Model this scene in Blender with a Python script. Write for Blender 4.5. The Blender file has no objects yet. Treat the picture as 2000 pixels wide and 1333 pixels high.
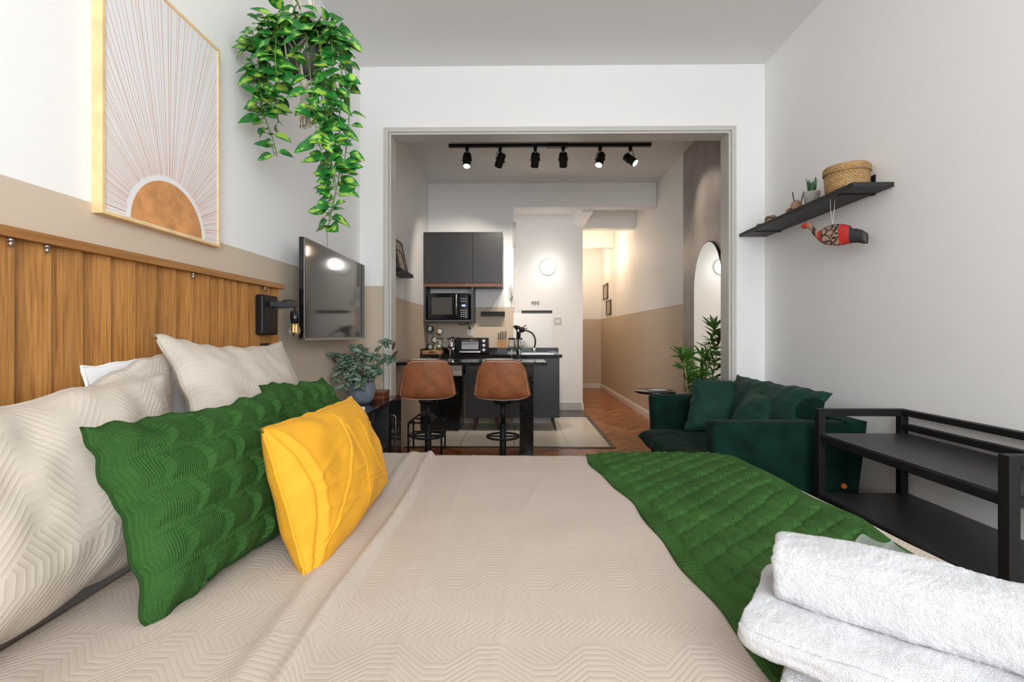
import bpy, math, random
from mathutils import Vector, Matrix, noise
R = math.radians
S = bpy.context.scene
COL = S.collection
rnd = random.Random(7)

# ---------------------------------------------------------------- camera, world, daylight
cam_d = bpy.data.cameras.new('camera'); cam = bpy.data.objects.new('camera', cam_d); COL.objects.link(cam)
cam_d.sensor_width = 36.0; cam_d.lens = 16.0; cam_d.clip_start = 0.02
cam_d.shift_y = -(666.5 - 654.5) / 2000.0
cam.location = (0, 0, 1.15)
cam.rotation_euler = (R(90), 0, math.atan(11 / 889.0))
S.camera = cam
vs = S.view_settings
vs.view_transform = 'Standard'; vs.look = 'None'; vs.gamma = 1.0; vs.use_curve_mapping = False
vs.exposure = 0.12
S.cycles.max_bounces = 10; S.cycles.diffuse_bounces = 8; S.cycles.caustics_reflective = False
S.cycles.caustics_refractive = False

W = bpy.data.worlds.new('world'); S.world = W; W.use_nodes = True
bg = W.node_tree.nodes['Background']
sky = W.node_tree.nodes.new('ShaderNodeTexSky'); sky.sky_type = 'HOSEK_WILKIE'
sky.sun_direction = (0.2, -0.6, 0.75); sky.turbidity = 4
W.node_tree.links.new(sky.outputs[0], bg.inputs[0]); bg.inputs[1].default_value = 1.0

def area(name, loc, rot, sx, sy, power, col=(1, 1, 1)):
    d = bpy.data.lights.new(name, 'AREA'); d.shape = 'RECTANGLE'; d.size = sx; d.size_y = sy
    d.energy = power; d.color = col
    o = bpy.data.objects.new(name, d); o.location = loc; o.rotation_euler = rot; COL.objects.link(o); return o
# daylight pouring through the large bedroom window behind the camera
area('daylight_window', (0.60, -1.42, 1.70), (R(92), 0, 0), 2.1, 2.0, 128, (0.93, 0.97, 1.0))

# ---------------------------------------------------------------- materials
def newmat(name):
    m = bpy.data.materials.new(name); m.use_nodes = True
    nt = m.node_tree; return m, nt, nt.nodes['Principled BSDF']
def N(nt, t, **kw):
    n = nt.nodes.new(t)
    for k, v in kw.items(): setattr(n, k, v)
    return n
def M_(nt, op, a, b=None, c=None):
    n = nt.nodes.new('ShaderNodeMath'); n.operation = op
    for i, v in enumerate((a, b, c)):
        if v is None: continue
        if isinstance(v, (int, float)): n.inputs[i].default_value = v
        else: nt.links.new(v, n.inputs[i])
    return n.outputs[0]
def ramp(nt, fac, stops):
    r = nt.nodes.new('ShaderNodeValToRGB'); nt.links.new(fac, r.inputs[0])
    e = r.color_ramp.elements
    while len(e) < len(stops): e.new(0.5)
    for i, (p, c) in enumerate(stops): e[i].position = p; e[i].color = (*c, 1)
    return r.outputs[0]
def bump(nt, b, h, strength, dist=0.01):
    n = nt.nodes.new('ShaderNodeBump'); n.inputs['Strength'].default_value = strength
    n.inputs['Distance'].default_value = dist
    nt.links.new(h, n.inputs['Height']); nt.links.new(n.outputs[0], b.inputs['Normal'])
def mapped(nt, src='Object', scale=(1, 1, 1), rot=(0, 0, 0)):
    tc = nt.nodes.new('ShaderNodeTexCoord'); mp = nt.nodes.new('ShaderNodeMapping')
    mp.inputs['Scale'].default_value = scale; mp.inputs['Rotation'].default_value = rot
    nt.links.new(tc.outputs[src], mp.inputs[0]); return mp.outputs[0]
def noise_t(nt, vec, scale, detail=3, rough=.5):
    n = nt.nodes.new('ShaderNodeTexNoise'); n.inputs['Scale'].default_value = scale
    n.inputs['Detail'].default_value = detail; n.inputs['Roughness'].default_value = rough
    if vec is not None: nt.links.new(vec, n.inputs['Vector'])
    return n.outputs['Fac']
def mat(name, col, rough=.5, metal=0, var=0, vscale=8, bmp=0, bscale=60, sheen=0, spec=None, coat=0):
    m, nt, b = newmat(name)
    b.inputs['Roughness'].default_value = rough; b.inputs['Metallic'].default_value = metal
    b.inputs['Base Color'].default_value = (*col, 1)
    if spec is not None: b.inputs['Specular IOR Level'].default_value = spec
    if coat: b.inputs['Coat Weight'].default_value = coat
    if sheen:
        b.inputs['Sheen Weight'].default_value = sheen; b.inputs['Sheen Roughness'].default_value = .4
    v = mapped(nt)
    if var:
        f = noise_t(nt, v, vscale, 4)
        lo = tuple(max(0, c * (1 - var)) for c in col); hi = tuple(min(1, c * (1 + var)) for c in col)
        nt.links.new(ramp(nt, f, [(.3, lo), (.7, hi)]), b.inputs['Base Color'])
    if bmp: bump(nt, b, noise_t(nt, v, bscale, 4), bmp, .004)
    return m
def emis(name, col, st):
    m, nt, b = newmat(name)
    b.inputs['Base Color'].default_value = (*col, 1)
    b.inputs['Emission Color'].default_value = (*col, 1); b.inputs['Emission Strength'].default_value = st
    return m
def glass(name, col=(1, 1, 1), rough=0.0, ior=1.45):
    m, nt, b = newmat(name); b.inputs['Base Color'].default_value = (*col, 1)
    b.inputs['Transmission Weight'].default_value = 1; b.inputs['Roughness'].default_value = rough
    b.inputs['IOR'].default_value = ior; return m

WHITE = (.87, .87, .865); BEIGE = (.60, .50, .39)
def wall_mat(name, h=None, white=WHITE, beige=BEIGE):
    m, nt, b = newmat(name); b.inputs['Roughness'].default_value = .6
    b.inputs['Base Color'].default_value = (*white, 1)
    if h is not None:
        g = N(nt, 'ShaderNodeNewGeometry'); s = N(nt, 'ShaderNodeSeparateXYZ'); nt.links.new(g.outputs['Position'], s.inputs[0])
        f = M_(nt, 'LESS_THAN', s.outputs[2], h)
        nt.links.new(ramp(nt, f, [(0, white), (1, beige)]), b.inputs['Base Color'])
    bump(nt, b, noise_t(nt, mapped(nt), 90, 3), .05, .003); return m
M = {}
M['wall'] = wall_mat('white_wall_paint')
M['wall_split'] = wall_mat('two_tone_wall_paint', 1.51)
M['wall_hall'] = wall_mat('two_tone_hall_paint', 1.49)
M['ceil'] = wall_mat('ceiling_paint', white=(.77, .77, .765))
M['trim'] = mat('trim_paint', (.57, .56, .52), .35)
M['base_white'] = mat('white_gloss_skirting', (.8, .78, .74), .35)
M['base_gray'] = mat('grey_tile_skirting', (.55, .54, .51), .4)
M['plaster'] = mat('grey_burnished_plaster', (.32, .29, .275), .38, var=.22, vscale=3.5, bmp=.25, bscale=14)
M['black'] = mat('black_powder_coat', (.008, .008, .009), .5, bmp=.05, spec=.3)
M['black_board'] = mat('black_wood_board', (.016, .016, .017), .5, var=.25, vscale=30, bmp=.25, bscale=180)
M['black_shelf_top'] = mat('dark_laminate', (.030, .030, .032), .35, var=.15, vscale=60, bmp=.25, bscale=220)
M['black_gloss'] = mat('black_gloss', (.006, .006, .008), .12)
M['charcoal'] = mat('charcoal_laminate', (.028, .029, .033), .38, var=.1, vscale=12)
M['charcoal_panel'] = mat('charcoal_carcass', (.06, .06, .065), .5)
M['rust_wood'] = mat('reddish_wood_edge', (.17, .08, .05), .5, var=.2)
M['leg_wood'] = mat('brown_wood_leg', (.10, .045, .03), .45)
M['velvet'] = mat('bottle_green_velvet', (.0028, .020, .0135), .85, var=.45, vscale=9, sheen=.03, spec=.12, bmp=.12, bscale=22)
M['velvet_pillow'] = mat('green_velvet_cushion', (.0045, .036, .025), .75, var=.4, vscale=12, sheen=.08, spec=.3, bmp=.12, bscale=20)
M['yellow'] = mat('mustard_suede', (.66, .32, .018), .7, var=.10, vscale=7, sheen=.03, bmp=.5, bscale=11, spec=.25)
M['white_cloth'] = mat('white_cotton', (.86, .86, .87), .85, bmp=.25, bscale=18)
M['terry'] = mat('white_terry', (.68, .68, .70), .95, sheen=.1, bmp=.9, bscale=700)
M['rope'] = mat('cream_cotton_rope', (.74, .68, .58), .9, bmp=.6, bscale=300)
M['gray_pot'] = mat('grey_plastic_pot', (.11, .11, .105), .6)
M['blue_pot'] = mat('blue_grey_clay', (.16, .19, .23), .7, var=.3, vscale=25, bmp=.35, bscale=60)
M['concrete'] = mat('pale_concrete', (.42, .40, .37), .8, var=.12, bmp=.2)
M['leather'] = mat('tan_leather', (.33, .115, .043), .45, var=.22, vscale=14, bmp=.15, bscale=150)
M['stitch'] = mat('cream_stitching', (.70, .55, .42), .7)
M['steel'] = mat('brushed_steel', (.62, .62, .62), .22, 1)
M['silver'] = mat('silver_trim', (.45, .44, .44), .3, 1)
M['screen'] = mat('tv_screen', (.012, .011, .011), .07, spec=.5)
M['mirror'] = mat('mirror_glass', (.85, .86, .85), .01, 1)
M['white_plastic'] = mat('white_plastic', (.74, .74, .73), .35)
M['plate'] = mat('white_porcelain', (.85, .85, .83), .2)
M['pine'] = mat('pale_pine', (.78, .56, .29), .5, var=.12, vscale=20)
M['paper'] = mat('print_paper', (.80, .79, .80), .7)
M['ray'] = mat('copper_ray_ink', (.60, .30, .17), .7)
M['sun'] = mat('terracotta_sun_ink', (.58, .27, .10), .75, var=.28, vscale=16)
M['brown_leaf'] = mat('purple_brown_stem', (.07, .03, .025), .6)
M['soil'] = mat('potting_soil', (.03, .02, .012), .9)
M['stem'] = mat('pale_cane', (.42, .33, .16), .6)
M['vine'] = mat('green_vine', (.12, .24, .04), .6)
M['green_mug'] = mat('green_glaze', (.02, .12, .05), .15)
M['chop'] = mat('chopping_wood', (.50, .25, .09), .5, var=.2, vscale=18)
M['post_wood'] = mat('pale_post_wood', (.62, .42, .25), .5)
M['red_paint'] = mat('red_paint', (.48, .025, .02), .5)
M['tan_paint'] = mat('tan_wood', (.36, .20, .115), .6, var=.2)
M['slate_paint'] = mat('slate_black_paint', (.022, .022, .022), .55, var=.3)
M['brown_book'] = mat('red_brown_leather_box', (.16, .045, .025), .35, var=.2)
M['candle'] = mat('candle_wax', (.78, .66, .46), .6)
M['pale_block'] = mat('pale_stone', (.50, .46, .41), .4)
M['cream_wire'] = mat('picture_print', (.45, .40, .36), .6, var=.5, vscale=25)
M['window_white'] = mat('window_frame_paint', (.8, .8, .8), .4)
M['lamp_glass'] = glass('clear_glass', (1, 1, 1), 0, 1.25)
M['bulb_glass'] = glass('amber_bulb_glass', (1, .92, .75), 0, 1.2)
M['spot_glow'] = emis('lit_spot_lens', (1, .93, .82), 8)
M['spot_dark'] = mat('unlit_spot_lens', (.2, .2, .2), .2)
M['wall_glow'] = emis('lit_wall_lamp_globe', (1, .97, .92), 3.2)
M['filament'] = emis('bulb_filament', (1, .6, .25), 1.6)  # bulb is switched off; its warm reflection is put in as faint emission
M['display'] = emis('clock_display', (.35, .45, 1), 1.2)

def granite():
    m, nt, b = newmat('black_granite'); v = mapped(nt)
    f = noise_t(nt, v, 70, 6, .7)
    nt.links.new(ramp(nt, f, [(.42, (.008, .008, .009)), (.60, (.022, .021, .02)), (.72, (.13, .12, .11))]), b.inputs['Base Color'])
    b.inputs['Roughness'].default_value = .10; return m
M['granite'] = granite()

def wood_plank(name, base, dark, light, axis_scale, pitch=None, rough=.4):
    m, nt, b = newmat(name); v = mapped(nt, 'Object', axis_scale)
    f = noise_t(nt, v, 6, 6, .62)
    col = ramp(nt, f, [(.28, dark), (.5, base), (.72, light)])
    if pitch:
        g = mapped(nt); s = N(nt, 'ShaderNodeSeparateXYZ'); nt.links.new(g, s.inputs[0])
        k = M_(nt, 'FLOOR', M_(nt, 'DIVIDE', s.outputs[1], pitch))
        wn = N(nt, 'ShaderNodeTexWhiteNoise', noise_dimensions='1D'); nt.links.new(k, wn.inputs['W'])
        hs = N(nt, 'ShaderNodeHueSaturation'); nt.links.new(col, hs.inputs['Color'])
        nt.links.new(M_(nt, 'MULTIPLY_ADD', wn.outputs['Value'], .3, .85), hs.inputs['Value'])
        col = hs.outputs[0]
    nt.links.new(col, b.inputs['Base Color']); b.inputs['Roughness'].default_value = rough
    bump(nt, b, f, .12, .004); return m
M['oak'] = wood_plank('honey_oak_planks', (.37, .165, .040), (.20, .075, .016), (.48, .235, .066), (26, 26, 1.0), .0775)
M['oak_cap'] = wood_plank('honey_oak_cap', (.32, .145, .042), (.23, .095, .026), (.39, .19, .062), (12, .7, 12))

def parquet():
    m, nt, b = newmat('herringbone_parquet'); v = mapped(nt, 'Object', (1, 1, 1), (0, 0, 0))
    s = N(nt, 'ShaderNodeSeparateXYZ'); nt.links.new(v, s.inputs[0]); x, y = s.outputs[0], s.outputs[1]
    w, pw = .19, .065
    c = M_(nt, 'DIVIDE', x, w); ci = M_(nt, 'FLOOR', c)
    pp = M_(nt, 'PINGPONG', x, w)
    t = M_(nt, 'DIVIDE', M_(nt, 'ADD', y, pp), pw); ti = M_(nt, 'FLOOR', t)
    wn = N(nt, 'ShaderNodeTexWhiteNoise', noise_dimensions='2D'); cb = N(nt, 'ShaderNodeCombineXYZ')
    nt.links.new(ci, cb.inputs[0]); nt.links.new(ti, cb.inputs[1]); nt.links.new(cb.outputs[0], wn.inputs['Vector'])
    col = ramp(nt, wn.outputs['Value'], [(0, (.20, .062, .018)), (.5, (.32, .115, .035)), (1, (.43, .175, .058))])
    g = noise_t(nt, mapped(nt, 'Object', (14, 3, 1), (0, 0, R(45))), 4, 5)
    hs = N(nt, 'ShaderNodeHueSaturation'); nt.links.new(col, hs.inputs['Color'])
    edge = M_(nt, 'MINIMUM', M_(nt, 'FRACT', t), M_(nt, 'FRACT', c))
    dk = M_(nt, 'MULTIPLY', M_(nt, 'LESS_THAN', edge, .03), -.35)
    nt.links.new(M_(nt, 'ADD', M_(nt, 'MULTIPLY_ADD', g, .7, .65), dk), hs.inputs['Value'])
    nt.links.new(hs.outputs[0], b.inputs['Base Color']); b.inputs['Roughness'].default_value = .28; return m
M['parquet'] = parquet()
def tiles():
    m, nt, b = newmat('beige_floor_tiles'); v = mapped(nt)
    s = N(nt, 'ShaderNodeSeparateXYZ'); nt.links.new(v, s.inputs[0])
    lines = []
    for ax, off in ((0, 0.12), (1, 0.02)):
        f = M_(nt, 'FRACT', M_(nt, 'DIVIDE', M_(nt, 'ADD', s.outputs[ax], 10 + off), .56))
        lines.append(M_(nt, 'LESS_THAN', f, .012))
    f = M_(nt, 'MAXIMUM', *lines)
    nt.links.new(ramp(nt, f, [(0, (.74, .68, .59)), (1, (.34, .30, .26))]), b.inputs['Base Color'])
    b.inputs['Roughness'].default_value = .25; return m
M['tiles'] = tiles()

def quilt(name, col, pitch=.011, per=.085, strength=.9):
    m, nt, b = newmat(name); tc = N(nt, 'ShaderNodeTexCoord'); v = tc.outputs['UV']
    s = N(nt, 'ShaderNodeSeparateXYZ'); nt.links.new(v, s.inputs[0])
    wob = M_(nt, 'MULTIPLY', noise_t(nt, v, 7, 2), .010)
    u0, v0 = M_(nt, 'ADD', M_(nt, 'ADD', s.outputs[0], wob), 5.0), M_(nt, 'ADD', M_(nt, 'ADD', s.outputs[1], wob), 5.0)
    def fold(x, p):      # zigzag with flat tops: the stitching runs in stretched hexagons
        t = M_(nt, 'PINGPONG', x, p)
        return M_(nt, 'MINIMUM', M_(nt, 'MAXIMUM', t, p * .22), p * .80)
    a = M_(nt, 'ADD', v0, fold(u0, per)); c = M_(nt, 'ADD', u0, fold(M_(nt, 'ADD', v0, .03), per * .8))
    band = M_(nt, 'PINGPONG', M_(nt, 'ADD', v0, fold(u0, per)), per * 3.0)
    blk = M_(nt, 'GREATER_THAN', band, per * 1.8)
    def stripe(x): return M_(nt, 'POWER', M_(nt, 'ABSOLUTE', M_(nt, 'SINE', M_(nt, 'MULTIPLY', x, math.pi / pitch))), .55)
    mix = N(nt, 'ShaderNodeMix'); mix.data_type = 'FLOAT'
    nt.links.new(blk, mix.inputs[0]); nt.links.new(stripe(a), mix.inputs[2]); nt.links.new(stripe(c), mix.inputs[3])
    fine = noise_t(nt, v, 420, 2)
    hh = M_(nt, 'ADD', mix.outputs[0], M_(nt, 'MULTIPLY', fine, .2))
    b.inputs['Base Color'].default_value = (*col, 1); b.inputs['Roughness'].default_value = .85
    b.inputs['Specular IOR Level'].default_value = .2
    bump(nt, b, hh, strength, .0016); return m
M['quilt'] = quilt('beige_chevron_quilt', (.50, .425, .360), .0125, .085, .36)
M['quilt_pillow'] = quilt('beige_chevron_pillow', (.56, .495, .42), .0155, .095, .42)

def knit(name, col, pitch=.006, col2=None):
    m, nt, b = newmat(name); tc = N(nt, 'ShaderNodeTexCoord'); v = tc.outputs['UV']
    s = N(nt, 'ShaderNodeSeparateXYZ'); nt.links.new(v, s.inputs[0])
    w = M_(nt, 'MULTIPLY', noise_t(nt, v, 14, 2), .02)
    a = M_(nt, 'SINE', M_(nt, 'MULTIPLY', M_(nt, 'ADD', s.outputs[0], w), 2 * math.pi / pitch))
    c = M_(nt, 'SINE', M_(nt, 'MULTIPLY', M_(nt, 'ADD', s.outputs[1], w), 2 * math.pi / (pitch * .8)))
    h = M_(nt, 'ADD', a, M_(nt, 'MULTIPLY', c, .6))
    f = noise_t(nt, v, 6, 3)
    lo = tuple(x * .78 for x in col); hi = tuple(x * 1.2 for x in col)
    nt.links.new(ramp(nt, f, [(.3, lo), (.7, hi)]), b.inputs['Base Color'])
    b.inputs['Roughness'].default_value = .9; b.inputs['Specular IOR Level'].default_value = .12
    bump(nt, b, h, .6, .0013); return m
M['knit'] = knit('green_knit', (.034, .098, .022), .0052)
M['knit_throw'] = knit('green_knit_throw', (.042, .112, .026), .006)

def wicker():
    m, nt, b = newmat('woven_wicker'); tc = N(nt, 'ShaderNodeTexCoord')
    br = N(nt, 'ShaderNodeTexBrick'); nt.links.new(tc.outputs['UV'], br.inputs['Vector'])
    br.inputs['Scale'].default_value = 1; br.inputs['Brick Width'].default_value = .019; br.inputs['Row Height'].default_value = .0085
    br.inputs['Mortar Size'].default_value = .0016; br.inputs['Mortar Smooth'].default_value = .8
    br.inputs['Color1'].default_value = (.62, .40, .17, 1); br.inputs['Color2'].default_value = (.50, .29, .11, 1)
    br.inputs['Mortar'].default_value = (.14, .06, .02, 1)
    nt.links.new(br.outputs['Color'], b.inputs['Base Color']); b.inputs['Roughness'].default_value = .7
    bump(nt, b, M_(nt, 'SUBTRACT', 1.0, br.outputs['Fac']), 1.0, .003); return m
M['wicker'] = wicker()

def leaf_mat(name, green, pale, style):
    m, nt, b = newmat(name); tc = N(nt, 'ShaderNodeTexCoord')
    s = N(nt, 'ShaderNodeSeparateXYZ'); nt.links.new(tc.outputs['UV'], s.inputs[0])
    d = M_(nt, 'ABSOLUTE', M_(nt, 'SUBTRACT', s.outputs[1], .5))     # 0 midrib .. .5 edge
    if style == 'pothos':
        f = noise_t(nt, mapped(nt, 'Object'), 22, 3, .6)
        g = M_(nt, 'ADD', f, M_(nt, 'MULTIPLY', d, -.35))
        c = ramp(nt, g, [(.34, green), (.46, tuple(x * 1.7 for x in green)), (.52, pale)])
    elif style == 'zebra':
        c = ramp(nt, M_(nt, 'MULTIPLY', d, 2), [(0, (.03, .05, .03)), (.10, (.03, .06, .03)), (.2, pale), (.55, pale), (.68, green), (1, (.03, .02, .03))])
    else:
        c = ramp(nt, M_(nt, 'MULTIPLY', d, 2), [(0, pale), (.15, green), (1, tuple(x * .7 for x in green))])
    nt.links.new(c, b.inputs['Base Color']); b.inputs['Roughness'].default_value = .38
    b.inputs['Subsurface Weight'].default_value = 0
    return m
M['pothos'] = leaf_mat('variegated_pothos_leaf', (.015, .135, .018), (.33, .52, .07), 'pothos')
M['zebra'] = leaf_mat('striped_trailing_leaf', (.014, .040, .022), (.17, .28, .18), 'zebra')
M['palm'] = leaf_mat('glossy_green_leaf', (.045, .17, .015), (.22, .36, .06), 'plain')
M['aloe'] = leaf_mat('succulent_leaf', (.03, .13, .05), (.16, .32, .14), 'plain')

# ---------------------------------------------------------------- mesh builder
class MB:
    def __init__(s): s.v = []; s.f = []; s.m = []; s.uv = {}; s.sm = []
    def face(s, idx, mi=0, smooth=False, uv=None):
        s.f.append(tuple(idx)); s.m.append(mi); s.sm.append(smooth)
        if uv: s.uv[len(s.f) - 1] = uv
    def box(s, a, b, mi=0, mat4=None):
        x0, x1 = sorted((a[0], b[0])); y0, y1 = sorted((a[1], b[1])); z0, z1 = sorted((a[2], b[2]))
        P = [(x0, y0, z0), (x1, y0, z0), (x1, y1, z0), (x0, y1, z0), (x0, y0, z1), (x1, y0, z1), (x1, y1, z1), (x0, y1, z1)]
        if mat4: P = [tuple(mat4 @ Vector(p)) for p in P]
        k = len(s.v); s.v += P
        for q in ((0, 3, 2, 1), (4, 5, 6, 7), (0, 1, 5, 4), (1, 2, 6, 5), (2, 3, 7, 6), (3, 0, 4, 7)):
            s.face([k + i for i in q], mi)
        return s
    def bar(s, p0, p1, w, h=None, mi=0, up=(0, 0, 1)):
        h = h or w; p0, p1 = Vector(p0), Vector(p1); d = (p1 - p0).normalized(); u = Vector(up)
        if abs(d.dot(u)) > .98: u = Vector((0, 1, 0))
        a = d.cross(u).normalized(); b = a.cross(d).normalized(); k = len(s.v)
        for p in (p0, p1):
            for i, j in ((-1, -1), (1, -1), (1, 1), (-1, 1)): s.v.append(tuple(p + a * i * w / 2 + b * j * h / 2))
        for q in ((0, 1, 2, 3), (7, 6, 5, 4), (0, 4, 5, 1), (1, 5, 6, 2), (2, 6, 7, 3), (3, 7, 4, 0)): s.face([k + i for i in q], mi)
        return s
    def tube(s, pts, r, n=8, mi=0, cap=True, closed=False):
        pts = [Vector(p) for p in pts]; rr = r if isinstance(r, (list, tuple)) else [r] * len(pts); k = len(s.v)
        ref = Vector((0, 0, 1)); L = len(pts)
        for i, p in enumerate(pts):
            if closed: d = pts[(i + 1) % L] - pts[i - 1]
            else: d = pts[min(i + 1, L - 1)] - pts[max(i - 1, 0)]
            if d.length < 1e-9: d = Vector((0, 0, 1))
            d.normalize()
            if abs(d.dot(ref)) > .95: ref = Vector((0, 1, 0)) if abs(d.y) < .9 else Vector((1, 0, 0))
            a = d.cross(ref).normalized(); b = d.cross(a).normalized(); ref = a.cross(d) if False else ref
            for j in range(n):
                t = 2 * math.pi * j / n; s.v.append(tuple(p + (a * math.cos(t) + b * math.sin(t)) * rr[i]))
        for i in range(L if closed else L - 1):
            i2 = (i + 1) % L
            for j in range(n):
                s.face([k + i * n + j, k + i * n + (j + 1) % n, k + i2 * n + (j + 1) % n, k + i2 * n + j], mi, True)
        if cap and not closed:
            s.face([k + j for j in range(n)][::-1], mi); s.face([k + (L - 1) * n + j for j in range(n)], mi)
        return s
    def cyl(s, p0, p1, r0, r1=None, n=24, mi=0): return s.tube([p0, p1], [r0, r0 if r1 is None else r1], n, mi)
    def lathe(s, prof, c=(0, 0, 0), n=32, mi=0, sx=1, sy=1, uvs=False):
        k = len(s.v)
        for r, z in prof:
            for j in range(n):
                t = 2 * math.pi * j / n; s.v.append((c[0] + r * sx * math.cos(t), c[1] + r * sy * math.sin(t), c[2] + z))
        for i in range(len(prof) - 1):
            for j in range(n):
                j2 = (j + 1) % n
                uv = None
                if uvs:
                    R0 = max(p[0] for p in prof)
                    u0, u1 = 2 * math.pi * j / n * R0, 2 * math.pi * (j + 1) / n * R0
                    d = [0]
                    for q in range(1, len(prof)): d.append(d[-1] + math.hypot(prof[q][0] - prof[q - 1][0], prof[q][1] - prof[q - 1][1]))
                    uv = [(u0, d[i]), (u1, d[i]), (u1, d[i + 1]), (u0, d[i + 1])]
                s.face([k + i * n + j, k + i * n + j2, k + (i + 1) * n + j2, k + (i + 1) * n + j], mi, True, uv)
        return s
    def sphere(s, c, r, mi=0, n=16, sc=(1, 1, 1)):
        prof = [(max(1e-4, r * math.sin(math.pi * i / n)), -r * math.cos(math.pi * i / n) * sc[2]) for i in range(n + 1)]
        return s.lathe(prof, c, n + 4, mi, sc[0], sc[1])
    def grid(s, fn, nu, nv, mi=0, smooth=True, uvf=None, flip=False, closeu=False):
        k = len(s.v)
        for j in range(nv + 1):
            for i in range(nu + 1): s.v.append(tuple(fn(i / nu, j / nv)))
        for j in range(nv):
            for i in range(nu):
                q = [(i, j), (i + 1, j), (i + 1, j + 1), (i, j + 1)]
                if flip: q = q[::-1]
                uv = [uvf(a / nu, b / nv) for a, b in q] if uvf else None
                s.face([k + b * (nu + 1) + a for a, b in q], mi, smooth, uv)
        return s
    def leaf(s, p, d, nrm, L, w, mi=0, droop=.3, seg=4, shape=1.0):
        p = Vector(p); d = Vector(d).normalized(); nn = Vector(nrm); side = d.cross(nn)
        if side.length < 1e-3: side = d.cross(Vector((.3, .5, .8)))
        side.normalize(); up = side.cross(d).normalized(); k = len(s.v)
        for i in range(seg + 1):
            t = i / seg; ww = w * .5 * (math.sin(math.pi * min(1, t ** shape * .97 + .03)) ** .8)
            if i == seg: ww = w * .01
            c = p + d * L * t - up * droop * L * t * t
            for q in (-1, 0, 1): s.v.append(tuple(c + side * ww * q + up * abs(q) * ww * .3))
        for i in range(seg):
            for q in (0, 1):
                a = k + i * 3 + q
                s.face([a, a + 1, a + 4, a + 3], mi, True, [(i / seg, q * .5), (i / seg, q * .5 + .5), ((i + 1) / seg, q * .5 + .5), ((i + 1) / seg, q * .5)])
        return s
    def build(s, name, mats, parent=None, label=None, cat=None, group=None, kind=None, bevel=0, origin=None, solid=0, subsurf=0, seg=2):
        if not isinstance(mats, (list, tuple)): mats = [mats]
        if parent is not None: org = Vector(parent.get('_w', (0, 0, 0)))
        elif origin is not None: org = Vector(origin)
        else:
            xs = [p[0] for p in s.v]; ys = [p[1] for p in s.v]; zs = [p[2] for p in s.v]
            org = Vector(((min(xs) + max(xs)) / 2, (min(ys) + max(ys)) / 2, min(zs)))
        if kind == 'structure': org = Vector((0, 0, 0))
        me = bpy.data.meshes.new(name); me.from_pydata([tuple(Vector(p) - org) for p in s.v], [], s.f)
        for m in mats: me.materials.append(m)
        me.polygons.foreach_set('material_index', s.m); me.polygons.foreach_set('use_smooth', s.sm)
        if s.uv:
            uvl = me.uv_layers.new(name='UVMap')
            for fi, uv in s.uv.items():
                st = me.polygons[fi].loop_start
                for q, c in enumerate(uv): uvl.data[st + q].uv = c
        me.update()
        o = bpy.data.objects.new(name, me); COL.objects.link(o)
        if parent is None: o.location = org
        else: o.parent = parent
        o['_w'] = tuple(org)
        if bevel:
            b = o.modifiers.new('bevel', 'BEVEL'); b.width = bevel; b.segments = seg; b.limit_method = 'ANGLE'; b.angle_limit = R(40)
        if solid:
            b = o.modifiers.new('solid', 'SOLIDIFY'); b.thickness = solid; b.offset = 0
        if subsurf:
            b = o.modifiers.new('sub', 'SUBSURF'); b.levels = subsurf; b.render_levels = subsurf
        tag(o, label, cat, group, kind); return o
def tag(o, label=None, cat=None, group=None, kind=None):
    for k, v in (('label', label), ('category', cat), ('group', group), ('kind', kind)):
        if v: o[k] = v
def thing(name, label, cat, loc=(0, 0, 0), group=None, world=True):
    o = bpy.data.objects.new(name, None); COL.objects.link(o); o.location = loc; o.empty_display_size = .05
    o['_w'] = tuple(loc) if world else (0, 0, 0)
    tag(o, label, cat, group); return o
def kids(o): return [c for c in bpy.data.objects if c.parent == o]
def copy_tree(o, loc=None, rz=None, label=None, parent=None):
    c = o.copy(); COL.objects.link(c)
    if parent: c.parent = parent
    if loc: c.location = loc
    if rz is not None: c.rotation_euler = (0, 0, rz)
    if label: c['label'] = label
    for k in kids(o): copy_tree(k, parent=c)
    return c
def box(name, a, b, m, **kw): return MB().box(a, b).build(name, m, **kw)
def struct(name, a, b, m, bevel=0): return box(name, a, b, m, kind='structure', bevel=bevel)
def spot(name, loc, target, power, size=50, blend=.6, col=(1, .86, .68), parent=None, r=.03):
    d = bpy.data.lights.new(name, 'SPOT'); d.energy = power; d.spot_size = R(size); d.spot_blend = blend; d.color = col; d.shadow_soft_size = r
    o = bpy.data.objects.new(name, d); o.location = loc
    o.rotation_euler = (Vector(target) - Vector(loc)).to_track_quat('-Z', 'Y').to_euler(); COL.objects.link(o)
    return o
def point(name, loc, power, col=(1, .86, .68), r=.05):
    d = bpy.data.lights.new(name, 'POINT'); d.energy = power; d.color = col; d.shadow_soft_size = r
    o = bpy.data.objects.new(name, d); o.location = loc; COL.objects.link(o); return o
def catmull(P, n=8):
    P = [Vector(p) for p in P]; out = []
    for i in range(len(P) - 1):
        a, b, c, d = P[max(i - 1, 0)], P[i], P[i + 1], P[min(i + 2, len(P) - 1)]
        for j in range(n):
            t = j / n; out.append(.5 * ((2 * b) + (c - a) * t + (2 * a - 5 * b + 4 * c - d) * t * t + (3 * b - 3 * c + d - a) * t ** 3))
    out.append(P[-1]); return out

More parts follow.
